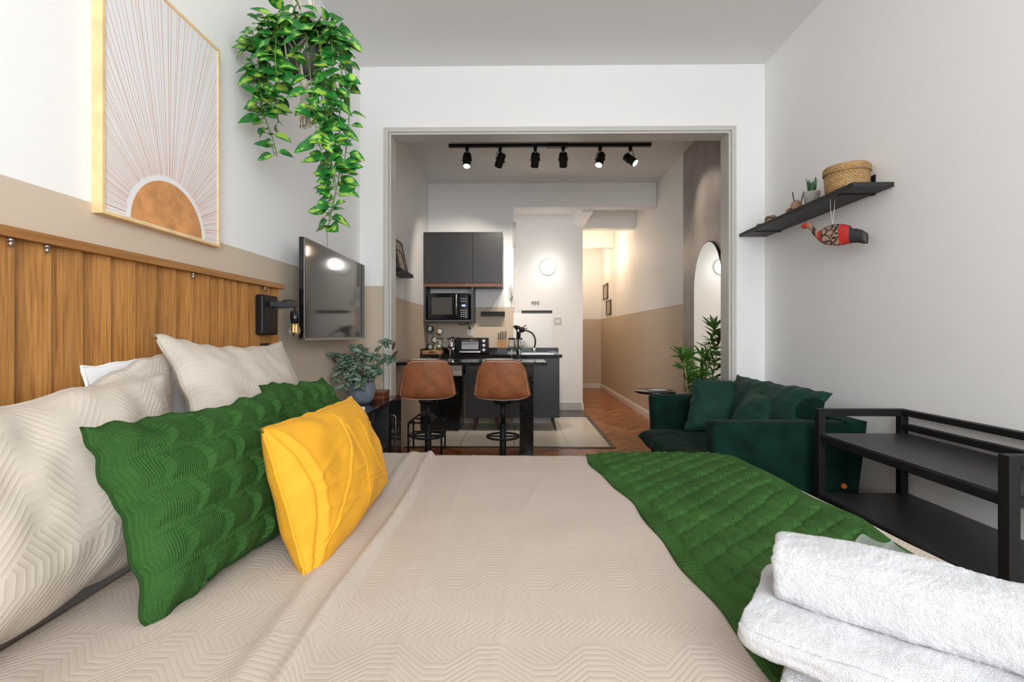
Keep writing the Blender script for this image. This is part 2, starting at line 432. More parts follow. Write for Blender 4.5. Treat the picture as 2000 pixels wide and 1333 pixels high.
# ---------------------------------------------------------------- room shell
XL, XR, YD, H = -1.158, 1.795, 3.33, 3.12
YK, YR, YE = 5.9, 6.94, 9.85
struct('floor', (-1.4, -1.6, -.12), (2.0, 10.0, 0), M['parquet'])
struct('floor.001', (XL, 4.66, 0), (.95, YR, .004), M['tiles'])
mb = MB(); mb.box((.95, 4.62, 0), (1.0, YR, .008)); mb.box((XL, 4.62, 0), (.95, 4.66, .008)); mb.box((-.05, 6.36, .004), (.95, YR, .009))
mb.build('trim_1', mat('dark_granite_threshold', (.05, .046, .042), .25), kind='structure')
mb = MB(); mb.box((-1.4, -1.6, H), (2.0, 10.0, H + .12)); mb.box((-.055, 6.05, 2.98), (.86, YR, H)); mb.build('ceiling', M['ceil'], kind='structure')
struct('wall_left', (XL - .15, -1.4, 0), (XL, 7.1, H), M['wall_split'])
struct('wall_right', (XR, -1.4, 0), (XR + .15, YD + .1, H), M['wall'])
struct('wall_right.001', (XR, YD + .1, 0), (XR + .15, 4.96, H), M['plaster'])
struct('wall_right.002', (XR + .004, 4.96, 0), (XR + .15, 10.0, H), M['wall_hall'])
# wall with the wide opening
mb = MB(); mb.box((XL, YD, 0), (-.965, YD + .10, H)); mb.box((-.965, YD, 2.655), (1.57, YD + .10, H)); mb.build('wall_back', M['wall_split'], kind='structure')
struct('wall_back.001', (1.57, YD, 0), (XR, YD + .10, H), M['wall'])
# window wall behind the camera
mb = MB(); YW = -1.3
mb.box((XL, YW - .1, 0), (-.45, YW, H)); mb.box((1.55, YW - .1, 0), (XR, YW, H)); mb.box((-.45, YW - .1, 0), (1.55, YW, .85)); mb.box((-.45, YW - .1, 2.65), (1.55, YW, H))
mb.build('wall_front', M['wall'], kind='structure')
mb = MB()
for x in (-.43, .53, 1.53): mb.box((x - .02, YW - .08, .87), (x + .02, YW - .03, 2.63))
for z in (.87, 2.63): mb.box((-.45, YW - .08, z - .02), (1.55, YW - .03, z + .02))
mb.build('window_1', M['window_white'], kind='structure')
# kitchen back wall, recess, hallway
struct('wall_kitchen', (XL, YK, 0), (-.055, YR + .12, H), M['wall_split'])
struct('wall_recess', (-.055, YR, 0), (.99, YR + .12, H), M['wall'])
struct('wall_hall_left', (.87, YR + .12, 0), (.99, 10.0, H), M['wall_hall'])
struct('wall_hall_end', (.99, YE, 0), (XR + .004, 10.0, H), M['wall_hall'])
mb = MB(); mb.box((XL, YK - .002, 2.806), (XR, YK + .15, H)); mb.build('trim_2', M['wall'], kind='structure', bevel=.004)
mb = MB(); mb.box((.86, YK + .15, 2.78), (1.0, YR, H)); mb.build('trim_3', M['wall'], kind='structure')
mb = MB(); mb.box((.99, YR, 2.775), (XR, YR + .14, H)); mb.build('trim_4', M['wall'], kind='structure')
mb = MB(); mb.box((.99, 8.5, 2.78), (XR, 8.64, H)); mb.build('trim_5', M['wall'], kind='structure')
# baseboards
mb = MB(); mb.box((XR - .016, 4.97, 0), (XR + .004, YE, .085)); mb.box((XR - .010, 4.97, .085), (XR + .004, YE, .1)); mb.build('baseboard_right', M['base_white'], kind='structure', bevel=.003)
mb = MB(); mb.box((.99, YE - .018, 0), (XR - .016, YE, .1)); mb.build('baseboard_hall', M['base_white'], kind='structure', bevel=.003)
mb = MB(); mb.box((-.05, YR - .016, .004), (.975, YR, .12)); mb.build('baseboard_recess', M['base_gray'], kind='structure')
mb = MB(); mb.box((.975, YR - .016, 0), (1.006, YR + .14, .10)); mb.build('baseboard_corner', M['base_white'], kind='structure', bevel=.003)
# moulded opening frame
mb = MB()
o0, o1, zt = -.977, 1.582, 2.665; i0, i1, zi = -.924, 1.527, 2.612
def uframe(a, b, t, a2, b2, t2, y0, y1):
    mb.box((a, y0, 0), (a2, y1, t)); mb.box((b2, y0, 0), (b, y1, t)); mb.box((a2, y0, t2), (b2, y1, t))
uframe(o0, o1, zt, o0 + .034, o1 - .034, zt - .034, YD - .022, YD)
uframe(o0 + .034, o1 - .034, zt - .034, i0 - .014, i1 + .014, zi + .014, YD - .012, YD)
uframe(i0 - .014, i1 + .014, zi + .014, i0, i1, zi, YD - .020, YD + .115)
mb.build('trim_6', M['trim'], kind='structure', bevel=.003)
# half-height partition with a dark granite sill beside the kitchen counter
struct('wall_partition', (-.055, 5.93, 0), (.445, 6.03, 1.438), M['wall'])
mb = MB(); mb.box((.05, 5.92, 1.438), (.45, 6.04, 1.468)); mb.build('trim_7', M['black_board'], kind='structure')

# ---------------------------------------------------------------- bed
ZB = .62; X0, Y0, Y1 = -1.05, .42, 2.03
def foot_x(y): return 1.045 - .088 * (y - .95) / 1.1
t = thing('bed', 'wide bed whose base and white mattress hide under the beige bedspread', 'bed', (-.03, 1.22, 0))
box('bed_base', (X0, Y0 + .05, .02), (.90, Y1 - .06, .30), M['charcoal'], parent=t)
box('mattress', (X0, Y0 + .04, .30), (.90, Y1 - .05, ZB - .022), M['white_cloth'], parent=t, bevel=.04, seg=4, label='white mattress, a strip of its sheet showing below the pillows')

r_e = .05
def fall(s, L):            # s beyond 0 is over the edge: returns (out, down)
    if s <= -r_e: return s, 0
    a = (s + r_e) / r_e
    if a < math.pi / 2: return -r_e + r_e * math.sin(a), r_e * (1 - math.cos(a))
    return 0.0, r_e + (a - math.pi / 2) * r_e
def bed_surf(x, y):        # x,y = cloth coordinates measured along the cloth
    fx = foot_x(min(max(y, Y0), Y1)); ox, dx = fall(x - fx, 0)
    oy1, dy1 = fall(y - Y1, 0); oy0, dy0 = fall(Y0 - y, 0)
    px = x if x - fx <= -r_e else fx + ox
    py = y
    if y - Y1 > -r_e: py = Y1 + oy1
    if Y0 - y > -r_e: py = Y0 - oy0
    d = max(dx, dy1, dy0)
    # soften the far corner
    ex = max(0, px - (fx - .16)); ey = max(0, py - (Y1 - .14))
    c = math.hypot(ex / .16, ey / .14)
    if c > 1:
        k = 1 / c; px -= ex * (1 - k) ; py -= ey * (1 - k)
    w = .004 * noise.noise(Vector((x * 2.3, y * 2.3, 1))) + .0025 * noise.noise(Vector((x * 7, y * 7, 4)))
    return Vector((px, py, ZB + w - d))
def sstep(a, b, x): t = min(1, max(0, (x - a) / (b - a))); return t * t * (3 - 2 * t)
def spread_fn(u, v):
    x0_ = -.845 + .03 * noise.noise(Vector((v * 9, 2, 2))); x = x0_ + u * (1.045 + .42 - x0_); y = (Y0 - .38) + v * (Y1 - Y0 + .38 + .42)
    p = bed_surf(x, y)
    edge = -.345 + .02 * (1.2 - y) + .010 * math.sin(y * 5.5)
    h = .012 * (1 - sstep(edge - .004, edge + .004, x))           # turned-back layer
    h += .009 * math.exp(-((x - edge + .012) / .010) ** 2)          # rolled edge
    e2 = edge - .085 + .012 * math.sin(y * 3); h += .007 * math.exp(-((x - e2) / .018) ** 2)
    e3 = -.20 + .008 * math.sin(y * 4); h += .0022 * math.exp(-((x - e3) / .006) ** 2)
    for ax, ay, aa, wd in ((.05, 1.5, .25, .010), (.12, 1.1, -.2, .009), (-.02, .9, .1, .008)):
        dd = (x - ax) - aa * (y - ay); h += .0018 * math.exp(-(dd / wd) ** 2) * math.exp(-((y - ay) / .25) ** 2)
    if x < edge: h += .006 * noise.noise(Vector((x * 9, y * 3, 7)))
    p.z += h; return p
mb = MB(); mb.grid(spread_fn, 300, 190, uvf=lambda u, v: (u * 2.24, v * 2.41))
mb.build('bedspread', M['quilt'], label='beige chevron-quilted bedspread covering the whole bed, its top turned back', cat='bedspread', solid=.006)

# green knitted throw with leaf-cable columns running across the bed
def throw_fn(u, v):
    y = .36 + v * (Y1 + .30 - .36); 
    xl = .292 + .085 * sstep(2.1, 1.0, y) + .008 * math.sin(y * 9 + 1) + .005 * math.sin(y * 23)
    xr = .955 + .010 * math.sin(y * 11) + .008 * math.sin(y * 19 + 2) - .055 * sstep(1.7, 2.1, y)
    x = xl + (xr - xl) * u
    p = bed_surf(x, y)
    W_, cw = .63, .048
    xx = u * W_; h = .008
    if .05 < xx < W_ - .05:
        c = (xx - .05) / cw; ci = int(c); best = 0
        for q in (ci - 1, ci, ci + 1):
            k = (y / .080 + (q % 2) * .5 + .04 * math.sin(q * 2.1)) % 1.0
            cen = q + .5 + .30 * (k - .5)                 # leaves lean to one side
            wl = .64 * math.sin(math.pi * min(.98, k + .02)) ** .75 + .02
            d = abs(c - cen) / wl
            if d < 1: best = max(best, (1 - d * d) ** .6 * (.45 + .55 * (1 - k)))
        h += .0125 * best
    else:
        h += .001 * math.sin(y * 2 * math.pi / .008)
        h += .004 * noise.noise(Vector((u * 3, y * 9, 2)))
    edge = min(u, 1 - u) * W_
    h *= min(1, edge / .006 + .35)
    n = Vector((0, 1, 0)) if y > Y1 + .03 else Vector((0, 0, 1))
    return p + n * h + Vector((0, 0, .002))
mb = MB(); mb.grid(throw_fn, 170, 500, uvf=lambda u, v: (u * .63, v * 1.97))
mb.build('throw_blanket', M['knit_throw'], label='green cable-knit throw laid across the foot of the bed', cat='blanket', solid=.003)

# ---------------------------------------------------------------- pillows
def pillow(name, c, thick, m, label, cat, group=None, nu=60, nv=50, pinch=.06, disp=None, pw=2.4, q=.55, wr=.01, seed=0, side=1, parent=None, sag=0.0, back=1.0, rc=0.0, edgew=.012):
    TL, TR, BR, BL = [Vector(p) for p in c]
    n = ((TR - TL).cross(BL - TL)).normalized() * -1
    if n.x * side < 0: n = -n
    w = (TR - TL).length; h = (BL - TL).length
    def pos(u, v, sgn):
        a, b = u * 2 - 1, v * 2 - 1
        ua = a * (1 - pinch * (1 - b * b)) ; vb = b * (1 - pinch * (1 - a * a))
        cr = 1 - rc * (a * b) ** 6; ua *= cr; vb *= cr
        s_, t_ = (ua + 1) / 2, (vb + 1) / 2
        P = TL.lerp(TR, s_).lerp(BL.lerp(BR, s_), t_)
        P = P + (TR - TL).normalized() * (edgew * noise.noise(Vector((v * 9 + seed, 3.3, seed)))) * abs(a) ** 3 + (TL - BL).normalized() * (edgew * noise.noise(Vector((u * 11, seed, 7.7)))) * abs(b) ** 3
        e = max(0, (1 - abs(a) ** pw)) * max(0, (1 - abs(b) ** pw))
        T = thick / 2 * e ** q
        T *= 1 + sag * b
        if sgn < 0: T *= back
        k = wr * noise.noise(Vector((u * w * 6 + seed, v * h * 6, seed * 3.1))) + wr * .6 * noise.noise(Vector((u * w * 15 + seed, v * h * 15, seed)))
        k *= min(1, e * 6)
        d = disp(u * w, v * h, w, h) * min(1, e * 5) if disp and sgn > 0 else 0
        return P + n * sgn * (T + .003) + n * (k + d)
    mb = MB()
    def fr(u, v): return pos(u, v, 1)
    def bk(u, v): return pos(u, v, -1)
    uv = lambda u, v: (u * w, v * h)
    mb.grid(fr, nu, nv, uvf=uv); mb.grid(bk, nu // 2, nv // 2, uvf=uv, flip=True)
    # seam strip
    K = 40; pts = []
    for i in range(K): pts.append((i / K, 0))
    for i in range(K): pts.append((1, i / K))
    for i in range(K): pts.append((1 - i / K, 1))
    for i in range(K): pts.append((0, 1 - i / K))
    mb.tube([(fr(*p) + bk(*p)) / 2 for p in pts], .0045, 6, closed=True)
    return mb.build(name, m, parent=parent, label=label, cat=cat, group=group)
QG = None
pillow('pillow', [(-1.078, 1.11, 1.076), (-1.070, 1.87, 1.062), (-1.03, 1.86, .70), (-1.03, 1.12, .70)], .022, M['white_cloth'], 'white pillow against the wooden headboard, its corner peeking out between the beige pillows', 'pillow', pinch=.02, seed=1, wr=.004)
pillow('pillow', [(-1.02, .72, .93), (-1.01, 1.31, 1.115), (-.975, 1.30, .68), (-.985, .72, .66)], .055, M['quilt_pillow'], 'beige quilted pillow whose rounded corner shows left of the far pointed pillow', 'pillow', seed=3, pinch=.03, rc=.07, wr=.006)
pillow('pillow', [(-.985, 1.225, 1.150), (-.985, 1.885, 1.125), (-.82, 1.91, .655), (-.85, 1.26, .655)], .17, M['quilt_pillow'], 'beige quilted pillow at the far end of the headboard, pointed corner up', 'pillow', seed=4, pinch=.14, wr=.010)
pillow('pillow', [(-.93, .36, 1.005), (-.935, 1.195, 1.045), (-.85, 1.10, .650), (-.825, .34, .645)], .21, M['quilt_pillow'], 'big beige quilted pillow nearest the camera behind the green cushion', 'pillow', seed=5, pinch=.03, wr=.014, sag=.15, nu=90, nv=70, rc=.02)

def knit_disp(x, y, w, h):
    # bands of overlapping round cable lobes separated by narrow raised ribs
    rows = 5.0; k = y / h * rows + .05 * math.sin(x * 30); i = int(k); f = k - i
    L = .080; a = (x / L + (i % 2) * .45) % 1.0
    if f < .14: return .007
    b = (f - .14) / .86
    # each lobe is a shell: high at its leading rounded edge, sinking beneath the next one
    edge = .12 + .22 * (1 - (2 * b - 1) ** 2)
    aa = (a - edge) % 1.0
    return .021 * (1 - aa) ** 1.1 * math.sin(math.pi * min(.96, max(.04, b))) ** .45
pillow('cushion', [(-.80, .818, .982), (-.680, 1.285, 1.000), (-.575, 1.28, .65), (-.650, .79, .624)], .15, M['knit'], 'large green cable-knit cushion behind the yellow one, nearest the camera', 'cushion', seed=6, pinch=.10, disp=knit_disp, nu=150, nv=130, wr=.008, edgew=.015, rc=.03)
pillow('cushion', [(-.745, 1.30, 1.012), (-.735, 1.715, .985), (-.60, 1.72, .66), (-.62, 1.31, .66)], .12, M['knit'], 'green cable-knit cushion at the back, half hidden by the nearer green cushion', 'cushion', seed=7, pinch=.08, disp=knit_disp, nu=130, nv=110, wr=.008, edgew=.015, rc=.03)
def leather_seams(x, y, w, h):
    d = 0
    for ax, ay, bx, by, c in ((.0, .30, .25, .0, .05), (.22, .0, .20, .33, -.05), (.36, .0, .44, .33, .06), (.22, .22, .5, .30, 0), (.25, .03, .46, .10, 0)):
        ax, bx = ax * w / .5, bx * w / .5; ay, by = ay * h / .33, by * h / .33
        dx, dy = bx - ax, by - ay; L = math.hypot(dx, dy); t = ((x - ax) * dx + (y - ay) * dy) / L / L
        if 0 <= t <= 1:
            e = ((x - ax) * dy - (y - ay) * dx) / L + c * math.sin(math.pi * t)
            d += .0035 * math.exp(-(e / .0022) ** 2) - .002 * math.exp(-((e - .006) / .004) ** 2)
    # pinched side panel on the near edge with folds running out of it
    t = y / h; e = x - w * (.015 + .075 * math.sin(math.pi * min(1, t * 1.02)))
    d += -.012 * math.exp(-(e / .006) ** 2) + .003 * math.exp(-((e - .012) / .008) ** 2)
    for (t0, sl, ln) in ((.42, -.35, .12), (.50, .10, .16), (.62, .28, .2), (.80, -.2, .10)):
        if e > 0: d += .004 * math.exp(-((y - t0 * h - sl * e) / .008) ** 2) * math.exp(-e / ln)
    d += .006 * noise.noise(Vector((x * 13, y * 17, 5)))
    return d
pillow('cushion', [(-.555, .985, .942), (-.532, 1.45, .948), (-.438, 1.49, .668), (-.452, .972, .612)], .15, M['yellow'], 'mustard yellow cushion with stitched curved seams in front of the green ones', 'cushion', seed=8, pinch=.015, disp=leather_seams, nu=190, nv=130, wr=.008, edgew=.005, pw=3.6, q=.6)

# ---------------------------------------------------------------- towels
def towel(name, c, ang, L, D, Hh, label, seed, spiral=True):
    ca, sa = math.cos(ang), math.sin(ang); mb = MB(); cx, cy, cz = c
    ax = Vector((ca, sa, 0)); pr = Vector((-sa, ca, 0))
    def P(u, v):
        t = 2 * math.pi * v; e = 3.0
        cc, ss = math.cos(t), math.sin(t)
        y = math.copysign(abs(cc) ** (2 / e), cc) * D / 2; z = math.copysign(abs(ss) ** (2 / e), ss) * Hh / 2
        a = u * 2 - 1; endk = (1 - abs(a) ** 14) ** .5 if abs(a) < 1 else 0
        sc = .80 + .20 * endk if abs(a) < .999 else .0
        x = a * L / 2
        q = ax * x + pr * (y * sc) + Vector((0, 0, z * sc + Hh / 2))
        f = noise.noise(Vector((q.x * 14 + seed, q.y * 14, q.z * 14))) * .006 + noise.noise(Vector((q.x * 60 + seed, q.y * 60, q.z * 60))) * .0016
        f += noise.noise(Vector((q.x * 240 + seed, q.y * 240, q.z * 240))) * .0012
        nrm = (pr * y / (D * D) + Vector((0, 0, z / (Hh * Hh)))) ; nrm.normalize() if nrm.length > 0 else None
        f2 = -.004 * math.exp(-((v - .92) / .008) ** 2) - .004 * math.exp(-((v - .42) / .01) ** 2)
        return Vector((cx, cy, cz)) + q + nrm * (f + f2) + ax * f * 1.5
    mb.grid(P, 230, 190)
    return mb.build(name, M['terry'], label=label, cat='towel', group=None)
ta = math.atan2(-.165, .215)
towel('towel', (.655, .560, ZB + .008), ta, .56, .30, .062, 'white terry towel at the bottom of the stack on the bed corner', 3.0)
towel('towel', (.585, .592, ZB + .068), ta - .02, .50, .26, .062, 'folded white terry towel in the middle of the stack', 11.0)
towel('towel', (.545, .640, ZB + .122), ta + .01, .325, .135, .088, 'rolled white terry towel on top of the stack', 23.0)
# crumpled organza ribbon
def rib(u, v):
    a = u
    x = .520 + .105 * a; y = .745 - .075 * a + .008 * math.sin(a * 21)
    z = ZB + .150 + v * (.058 * math.sin(math.pi * min(1, a * .86 + .08)) ** .6) + .004 * math.sin(a * 24) * v
    return Vector((x, y + .030 * math.sin(v * 2.6) , z))
m_org, nt, b = newmat('sheer_organza'); b.inputs['Alpha'].default_value = .45; b.inputs['Base Color'].default_value = (.7, .7, .72, 1); b.inputs['Roughness'].default_value = .4
MB().grid(rib, 60, 8).build('organza_ribbon', m_org, label='sheer crumpled organza ribbon tucked behind the top towel', cat='ribbon')

# ---------------------------------------------------------------- headboard on the left wall
XH = -1.085
t = thing('headboard', 'honey oak plank headboard with a projecting cap along the left wall', 'headboard', (XH, 1.0, 0))
box('back_panel', (XL + .0015, -.20, .05), (XH - .030, 2.055, 1.357), M['oak_cap'], parent=t)
mb = MB(); k = 0; y = 2.05
while y > -.18:      # shiplap planks, each tilted a little
    w = .0775; y2 = y - w; k += 1
    a, b_ = XH + .003, XH - .013; y2 += .003
    i = len(mb.v)
    mb.v += [(XH - .03, y, .05), (a, y, .05), (b_, y2, .05), (XH - .03, y2, .05), (XH - .03, y, 1.357), (a, y, 1.357), (b_, y2, 1.357), (XH - .03, y2, 1.357)]
    for q in ((0, 1, 5, 4), (1, 2, 6, 5), (2, 3, 7, 6), (4, 5, 6, 7), (3, 2, 1, 0), (3, 0, 4, 7)): mb.face([i + j for j in q])
    y = y2 - .003
mb.build('plank_panel', M['oak'], parent=t)
box('cap', (XL + .0015, -.20, 1.357), (XH + .018, 2.075, 1.380), M['oak_cap'], parent=t, bevel=.002)
for yb in (.955, 1.03, 1.50, 1.93):
    MB().cyl((XH + .006, yb, 1.357), (XH + .006, yb, 1.349), .006).cyl((XH + .006, yb, 1.351), (XH + .006, yb, 1.338), .0042).build('bolt', M['steel'], parent=t)
box('power_switch', (XH, 1.905, 1.06), (XH + .014, 1.955, 1.115), M['black'], label='small black switch low on the headboard beside the far pillow', cat='switch', bevel=.004)

# wall sconce
t = thing('wall_sconce', 'black swing-arm sconce with a bare filament bulb on the headboard end', 'lamp', (XH, 1.94, 1.15))
box('mounting_plate', (XH, 1.865, 1.150), (XH + .035, 1.985, 1.318), M['black'], parent=t, bevel=.008)
mb = MB(); mb.bar((XH + .03, 1.925, 1.282), (-.955, 1.955, 1.280), .016, .024); mb.build('arm', M['black'], parent=t, bevel=.002)
mb = MB(); mb.tube([(-1.01, 1.94, 1.294), (-.99, 1.945, 1.299), (-.965, 1.951, 1.297), (-.960, 1.953, 1.286)], .003); mb.bar((-1.03, 1.934, 1.266), (-.985, 1.944, 1.268), .012, .008); mb.build('hinge', M['black'], parent=t)
mb = MB(); mb.cyl((-.962, 1.953, 1.27), (-.962, 1.953, 1.255), .004).lathe([(.0005, 0), (.017, 0), (.018, -.03), (.016, -.048), (.009, -.055), (.0005, -.055)][::-1], (-.962, 1.953, 1.252)); mb.build('socket', M['black_gloss'], parent=t)
mb = MB(); mb.lathe([(.0005, -.055), (.012, -.052), (.021, -.042), (.023, -.030), (.018, -.012), (.012, 0)], (-.962, 1.953, 1.200)); bl = mb.build('bulb', M['bulb_glass'], parent=t)
mb = MB(); pts = [(-.962 + .007 * math.cos(a), 1.953 + .007 * math.sin(a), 1.198 - .038 * abs(math.sin(a * 1.5))) for a in [i * .35 for i in range(19)]]; mb.tube(pts, .0007, 5); mb.build('filament', M['filament'], parent=bl)

# ---------------------------------------------------------------- sunburst picture
t = thing('framed_picture', 'large framed sunburst print with an orange half sun on the left wall', 'picture', (XL, 1.46, 1.48))
ya, yb, za, zb, xf = 1.222, 1.712, 1.482, 2.230, -1.128
mb = MB()
for a, b_ in (((ya, za), (ya + .010, zb)), ((yb - .010, za), (yb, zb)), ((ya + .01, za), (yb - .01, za + .010)), ((ya + .01, zb - .010), (yb - .01, zb))): mb.box((XL, a[0], a[1]), (xf, b_[0], b_[1]))
mb.build('frame', M['pine'], parent=t, bevel=.001)
box('print', (XL + .004, ya + .01, za + .01), (xf - .004, yb - .01, zb - .01), M['paper'], parent=t)
yc, zc, rr = 1.467, za + .012, .150; xs = xf - .0036
mb = MB()
def clip(y, z, dy, dz):
    tm = 9
    for (p, d, lo, hi) in ((y, dy, ya + .011, yb - .011), (z, dz, za + .011, zb - .011)):
        if d > 1e-9: tm = min(tm, (hi - p) / d)
        elif d < -1e-9: tm = min(tm, (lo - p) / d)
    return tm
for i in range(112):
    a = R(1 + 178 * (i + .5) / 112 + rnd.uniform(-.55, .55)); dy, dz = math.cos(a), math.sin(a)
    s0 = rr + .014 + rnd.uniform(0, .006); s1 = clip(yc, zc, dy, dz)
    w = rnd.uniform(.0009, .0021)
    i0_ = len(mb.v)
    if s1 <= s0: continue
    for sgn, s in ((-1, s0), (1, s0), (1, s1), (-1, s1)):
        mb.v.append((xs, min(yb - .0105, max(ya + .0105, yc + dy * s - dz * w * sgn * .5)), min(zb - .0105, max(za + .0105, zc + dz * s + dy * w * sgn * .5))))
    mb.face([i0_, i0_ + 1, i0_ + 2, i0_ + 3])
mb.build('sun_rays', M['ray'], parent=t)
mb = MB(); i0_ = len(mb.v); mb.v.append((xs + .0004, yc, zc)); n_ = 64
for i in range(n_ + 1): mb.v.append((xs + .0004, yc + rr * math.cos(math.pi * i / n_), zc + rr * math.sin(math.pi * i / n_)))
for i in range(n_): mb.face([0, 1 + i, 2 + i])
mb.build('half_sun', M['sun'], parent=t)

# ---------------------------------------------------------------- television
t = thing('television', 'flat television on a swivel bracket above the console, left wall', 'television', (-1.06, 2.62, 1.12))
n1, n2 = Vector((-1.022, 2.17, 0)), Vector((-1.037, 3.075, 0)); dr = (n2 - n1).normalized(); nx = Vector((dr.y, -dr.x, 0))
def tvbox(u0, u1, d0, d1, z0, z1): 
    mbx = MB(); P = []
    for z in (z0, z1):
        for (u, d) in ((u0, d0), (u1, d0), (u1, d1), (u0, d1)):
            q = n1 + dr * u + nx * d; P.append((q.x, q.y, z))
    mbx.v = P
    for q in ((0, 3, 2, 1), (4, 5, 6, 7), (0, 1, 5, 4), (1, 2, 6, 5), (2, 3, 7, 6), (3, 0, 4, 7)): mbx.face(q)
    return mbx
Ltv = (n2 - n1).length
tvbox(0, Ltv, -.028, 0, 1.130, 1.622).build('housing', M['black_gloss'], parent=t, bevel=.003)
tvbox(.010, Ltv - .010, -.002, .0012, 1.142, 1.612).build('screen', M['screen'], parent=t)
tvbox(.0, Ltv, -.02, .003, 1.122, 1.134).build('bottom_bezel', M['silver'], parent=t, label='silver lower bezel')
tvbox(.18, Ltv - .18, -.058, -.028, 1.16, 1.45).build('rear_cover', M['black'], parent=t)
mb = MB(); mb.box((XL, 2.55, 1.26), (XL + .015, 2.72, 1.46)); mb.bar((XL + .01, 2.62, 1.36), (-1.075, 2.62, 1.36), .05); mb.build('wall_bracket', M['black'], parent=t)

# ---------------------------------------------------------------- console under the television
t = thing('media_console', 'black console with open shelf and end door below the television', 'console', (-.99, 2.65, 0))
cx0, cx1, cy0, cy1, cz = XL, -.825, 2.12, 3.215, .72
box('top_board', (cx0, cy0, cz - .018), (cx1, cy1, cz), M['black_gloss'], parent=t, bevel=.002)
box('back_board', (cx0, cy0, .08), (cx0 + .01, cy1, cz - .018), M['black_board'], parent=t)
for y in (cy0, 2.62, 2.92, cy1 - .018): box('side_board', (cx0 + .01, y, .08), (cx1 - .006, y + .018, cz - .018), M['black_board'], parent=t)
box('bottom_board', (cx0 + .01, cy0, .062), (cx1 - .006, cy1, .08), M['black_board'], parent=t)
box('middle_shelf', (cx0 + .01, cy0 + .018, .43), (cx1 - .02, 2.92, .446), M['charcoal_panel'], parent=t)
d = box('door', (cx1 - .018, 2.94, .082), (cx1, cy1 - .001, cz - .020), M['black_gloss'], parent=t, bevel=.001)
MB().tube([(cx1, 3.00, .62), (cx1 + .016, 3.00, .61), (cx1 + .016, 3.00, .33), (cx1, 3.00, .32)], .006).build('handle', M['silver'], parent=d, label='slim silver bar handle')
for x in (cx0 + .04, cx1 - .05):
    for y in (cy0 + .05, cy1 - .06): MB().cyl((x, y, .062), (x, y, 0), .018).build('foot', M['black'], parent=t)

def plant_pot(prof, c, m, name, parent): MB().lathe(prof, c, 40).build(name, m, parent=parent)
# striped trailing plant
pc = (-.985, 2.86, cz)
t = thing('potted_plant', 'striped trailing plant in a round blue-grey pot on the black console', 'plant', pc)
plant_pot([(.0005, 0), (.055, 0), (.078, .03), (.087, .07), (.084, .115), (.078, .135), (.072, .135), (.076, .10), (.0005, .10)], pc, M['blue_pot'], 'pot', t)
plant_pot([(.0005, .122), (.074, .120)], pc, M['soil'], 'soil', t)
lf, st = MB(), MB(); r2 = random.Random(5)
vines = [((-.03, -.02), (-.13, -.12), .17, .15), ((-.02, -.05), (-.12, -.14), .22, .20), ((.02, -.03), (.05, -.16), .06, .0), ((-.02, -.03), (-.05, -.16), .08, .0),
         ((.03, 0), (.20, 0), .19, .16), ((.03, .02), (.17, .02), .28, .28), ((.0, 0), (.02, -.05), .25, .20), ((-.03, 0), (-.09, -.06), .22, .16), ((.02, -.03), (.13, -.09), .13, .08), ((-.02, -.02), (-.11, -.12), .12, .05),
         ((0, -.02), (.09, -.06), .22, .18), ((0, .02), (-.05, .06), .26, .24), ((.01, -.01), (.0, -.12), .16, .08), ((-.03, -.02), (-.14, -.05), .15, .08)]
for (ax, ay), (bx, by), mz, ez in vines:
    P = catmull([(pc[0] + ax, pc[1] + ay, cz + .12), (pc[0] + (ax + bx) * .5, pc[1] + (ay + by) * .5, cz + .12 + mz * .75), (pc[0] + bx, pc[1] + by, cz + .12 + ez)], 7)
    st.tube(P, .0022, 5)
    for i in range(2, len(P)):
        for s_ in (-1, 1):
            if r2.random() < .36: continue
            if P[i].x < -1.10: continue
            d_ = (P[i] - P[i - 1]).normalized(); sd = d_.cross(Vector((0, 0, 1))).normalized() * s_
            dv = Vector((s_ * r2.uniform(.3, 1) + d_.x * .4, -.35, r2.uniform(-.8, .35))).normalized()
            lf.leaf(P[i], dv, Vector((r2.uniform(-.3, .3), -1, .45)), r2.uniform(.042, .060), r2.uniform(.024, .030), droop=.15)
lf.build('foliage', M['zebra'], parent=t); st.build('stems', M['brown_leaf'], parent=t)
mb = MB()
for (x, z, dx) in ((-.13, .245, -.03), (-.10, .275, .03), (.205, .335, .01), (.20, .29, .03)):
    mb.leaf((pc[0] + x, pc[1] - .03, cz + z), (dx, -.01, .03), (0, -1, .3), .06, .02, droop=.1)
mb.build('dry_leaves', M['brown_leaf'], parent=t, label='dark brown dried leaves')
t = thing('storage_box', 'small red-brown leather box beside the blue-grey pot on the console', 'box', (-.93, 3.06, cz))
box('body', (-1.00, 3.00, cz), (-.885, 3.14, cz + .030), M['brown_book'], parent=t, bevel=.004)
box('lid', (-1.003, 2.997, cz + .032), (-.882, 3.143, cz + .052), M['brown_book'], parent=t, bevel=.006)
MB().lathe([(.0005, 0), (.022, 0), (.022, .035), (.0005, .037)], (-.855, 2.47, cz)).build('candle', M['plate'], label='small white candle at the front edge of the console behind the yellow cushion', cat='candle')
MB().lathe([(.0005, 0), (.05, 0), (.058, .02), (.054, .02), (.045, .006), (.0005, .006)], (-1.03, 2.62, cz)).build('dish', M['post_wood'], label='shallow wooden dish on the console behind the green cushion', cat='dish')
MB().lathe([(.0005, 0), (.035, 0), (.04, .05), (.034, .10), (.0005, .10)], (-.93, 2.80, .446)).build('jar', M['candle'], label='cream round jar on the open middle shelf of the console', cat='jar')
MB().lathe([(.0005, 0), (.04, 0), (.048, .12), (.03, .17), (.0005, .17)], (-.93, 2.80, .08)).build('vase', M['brown_book'], label='brown vase on the bottom of the console below the jar', cat='vase')

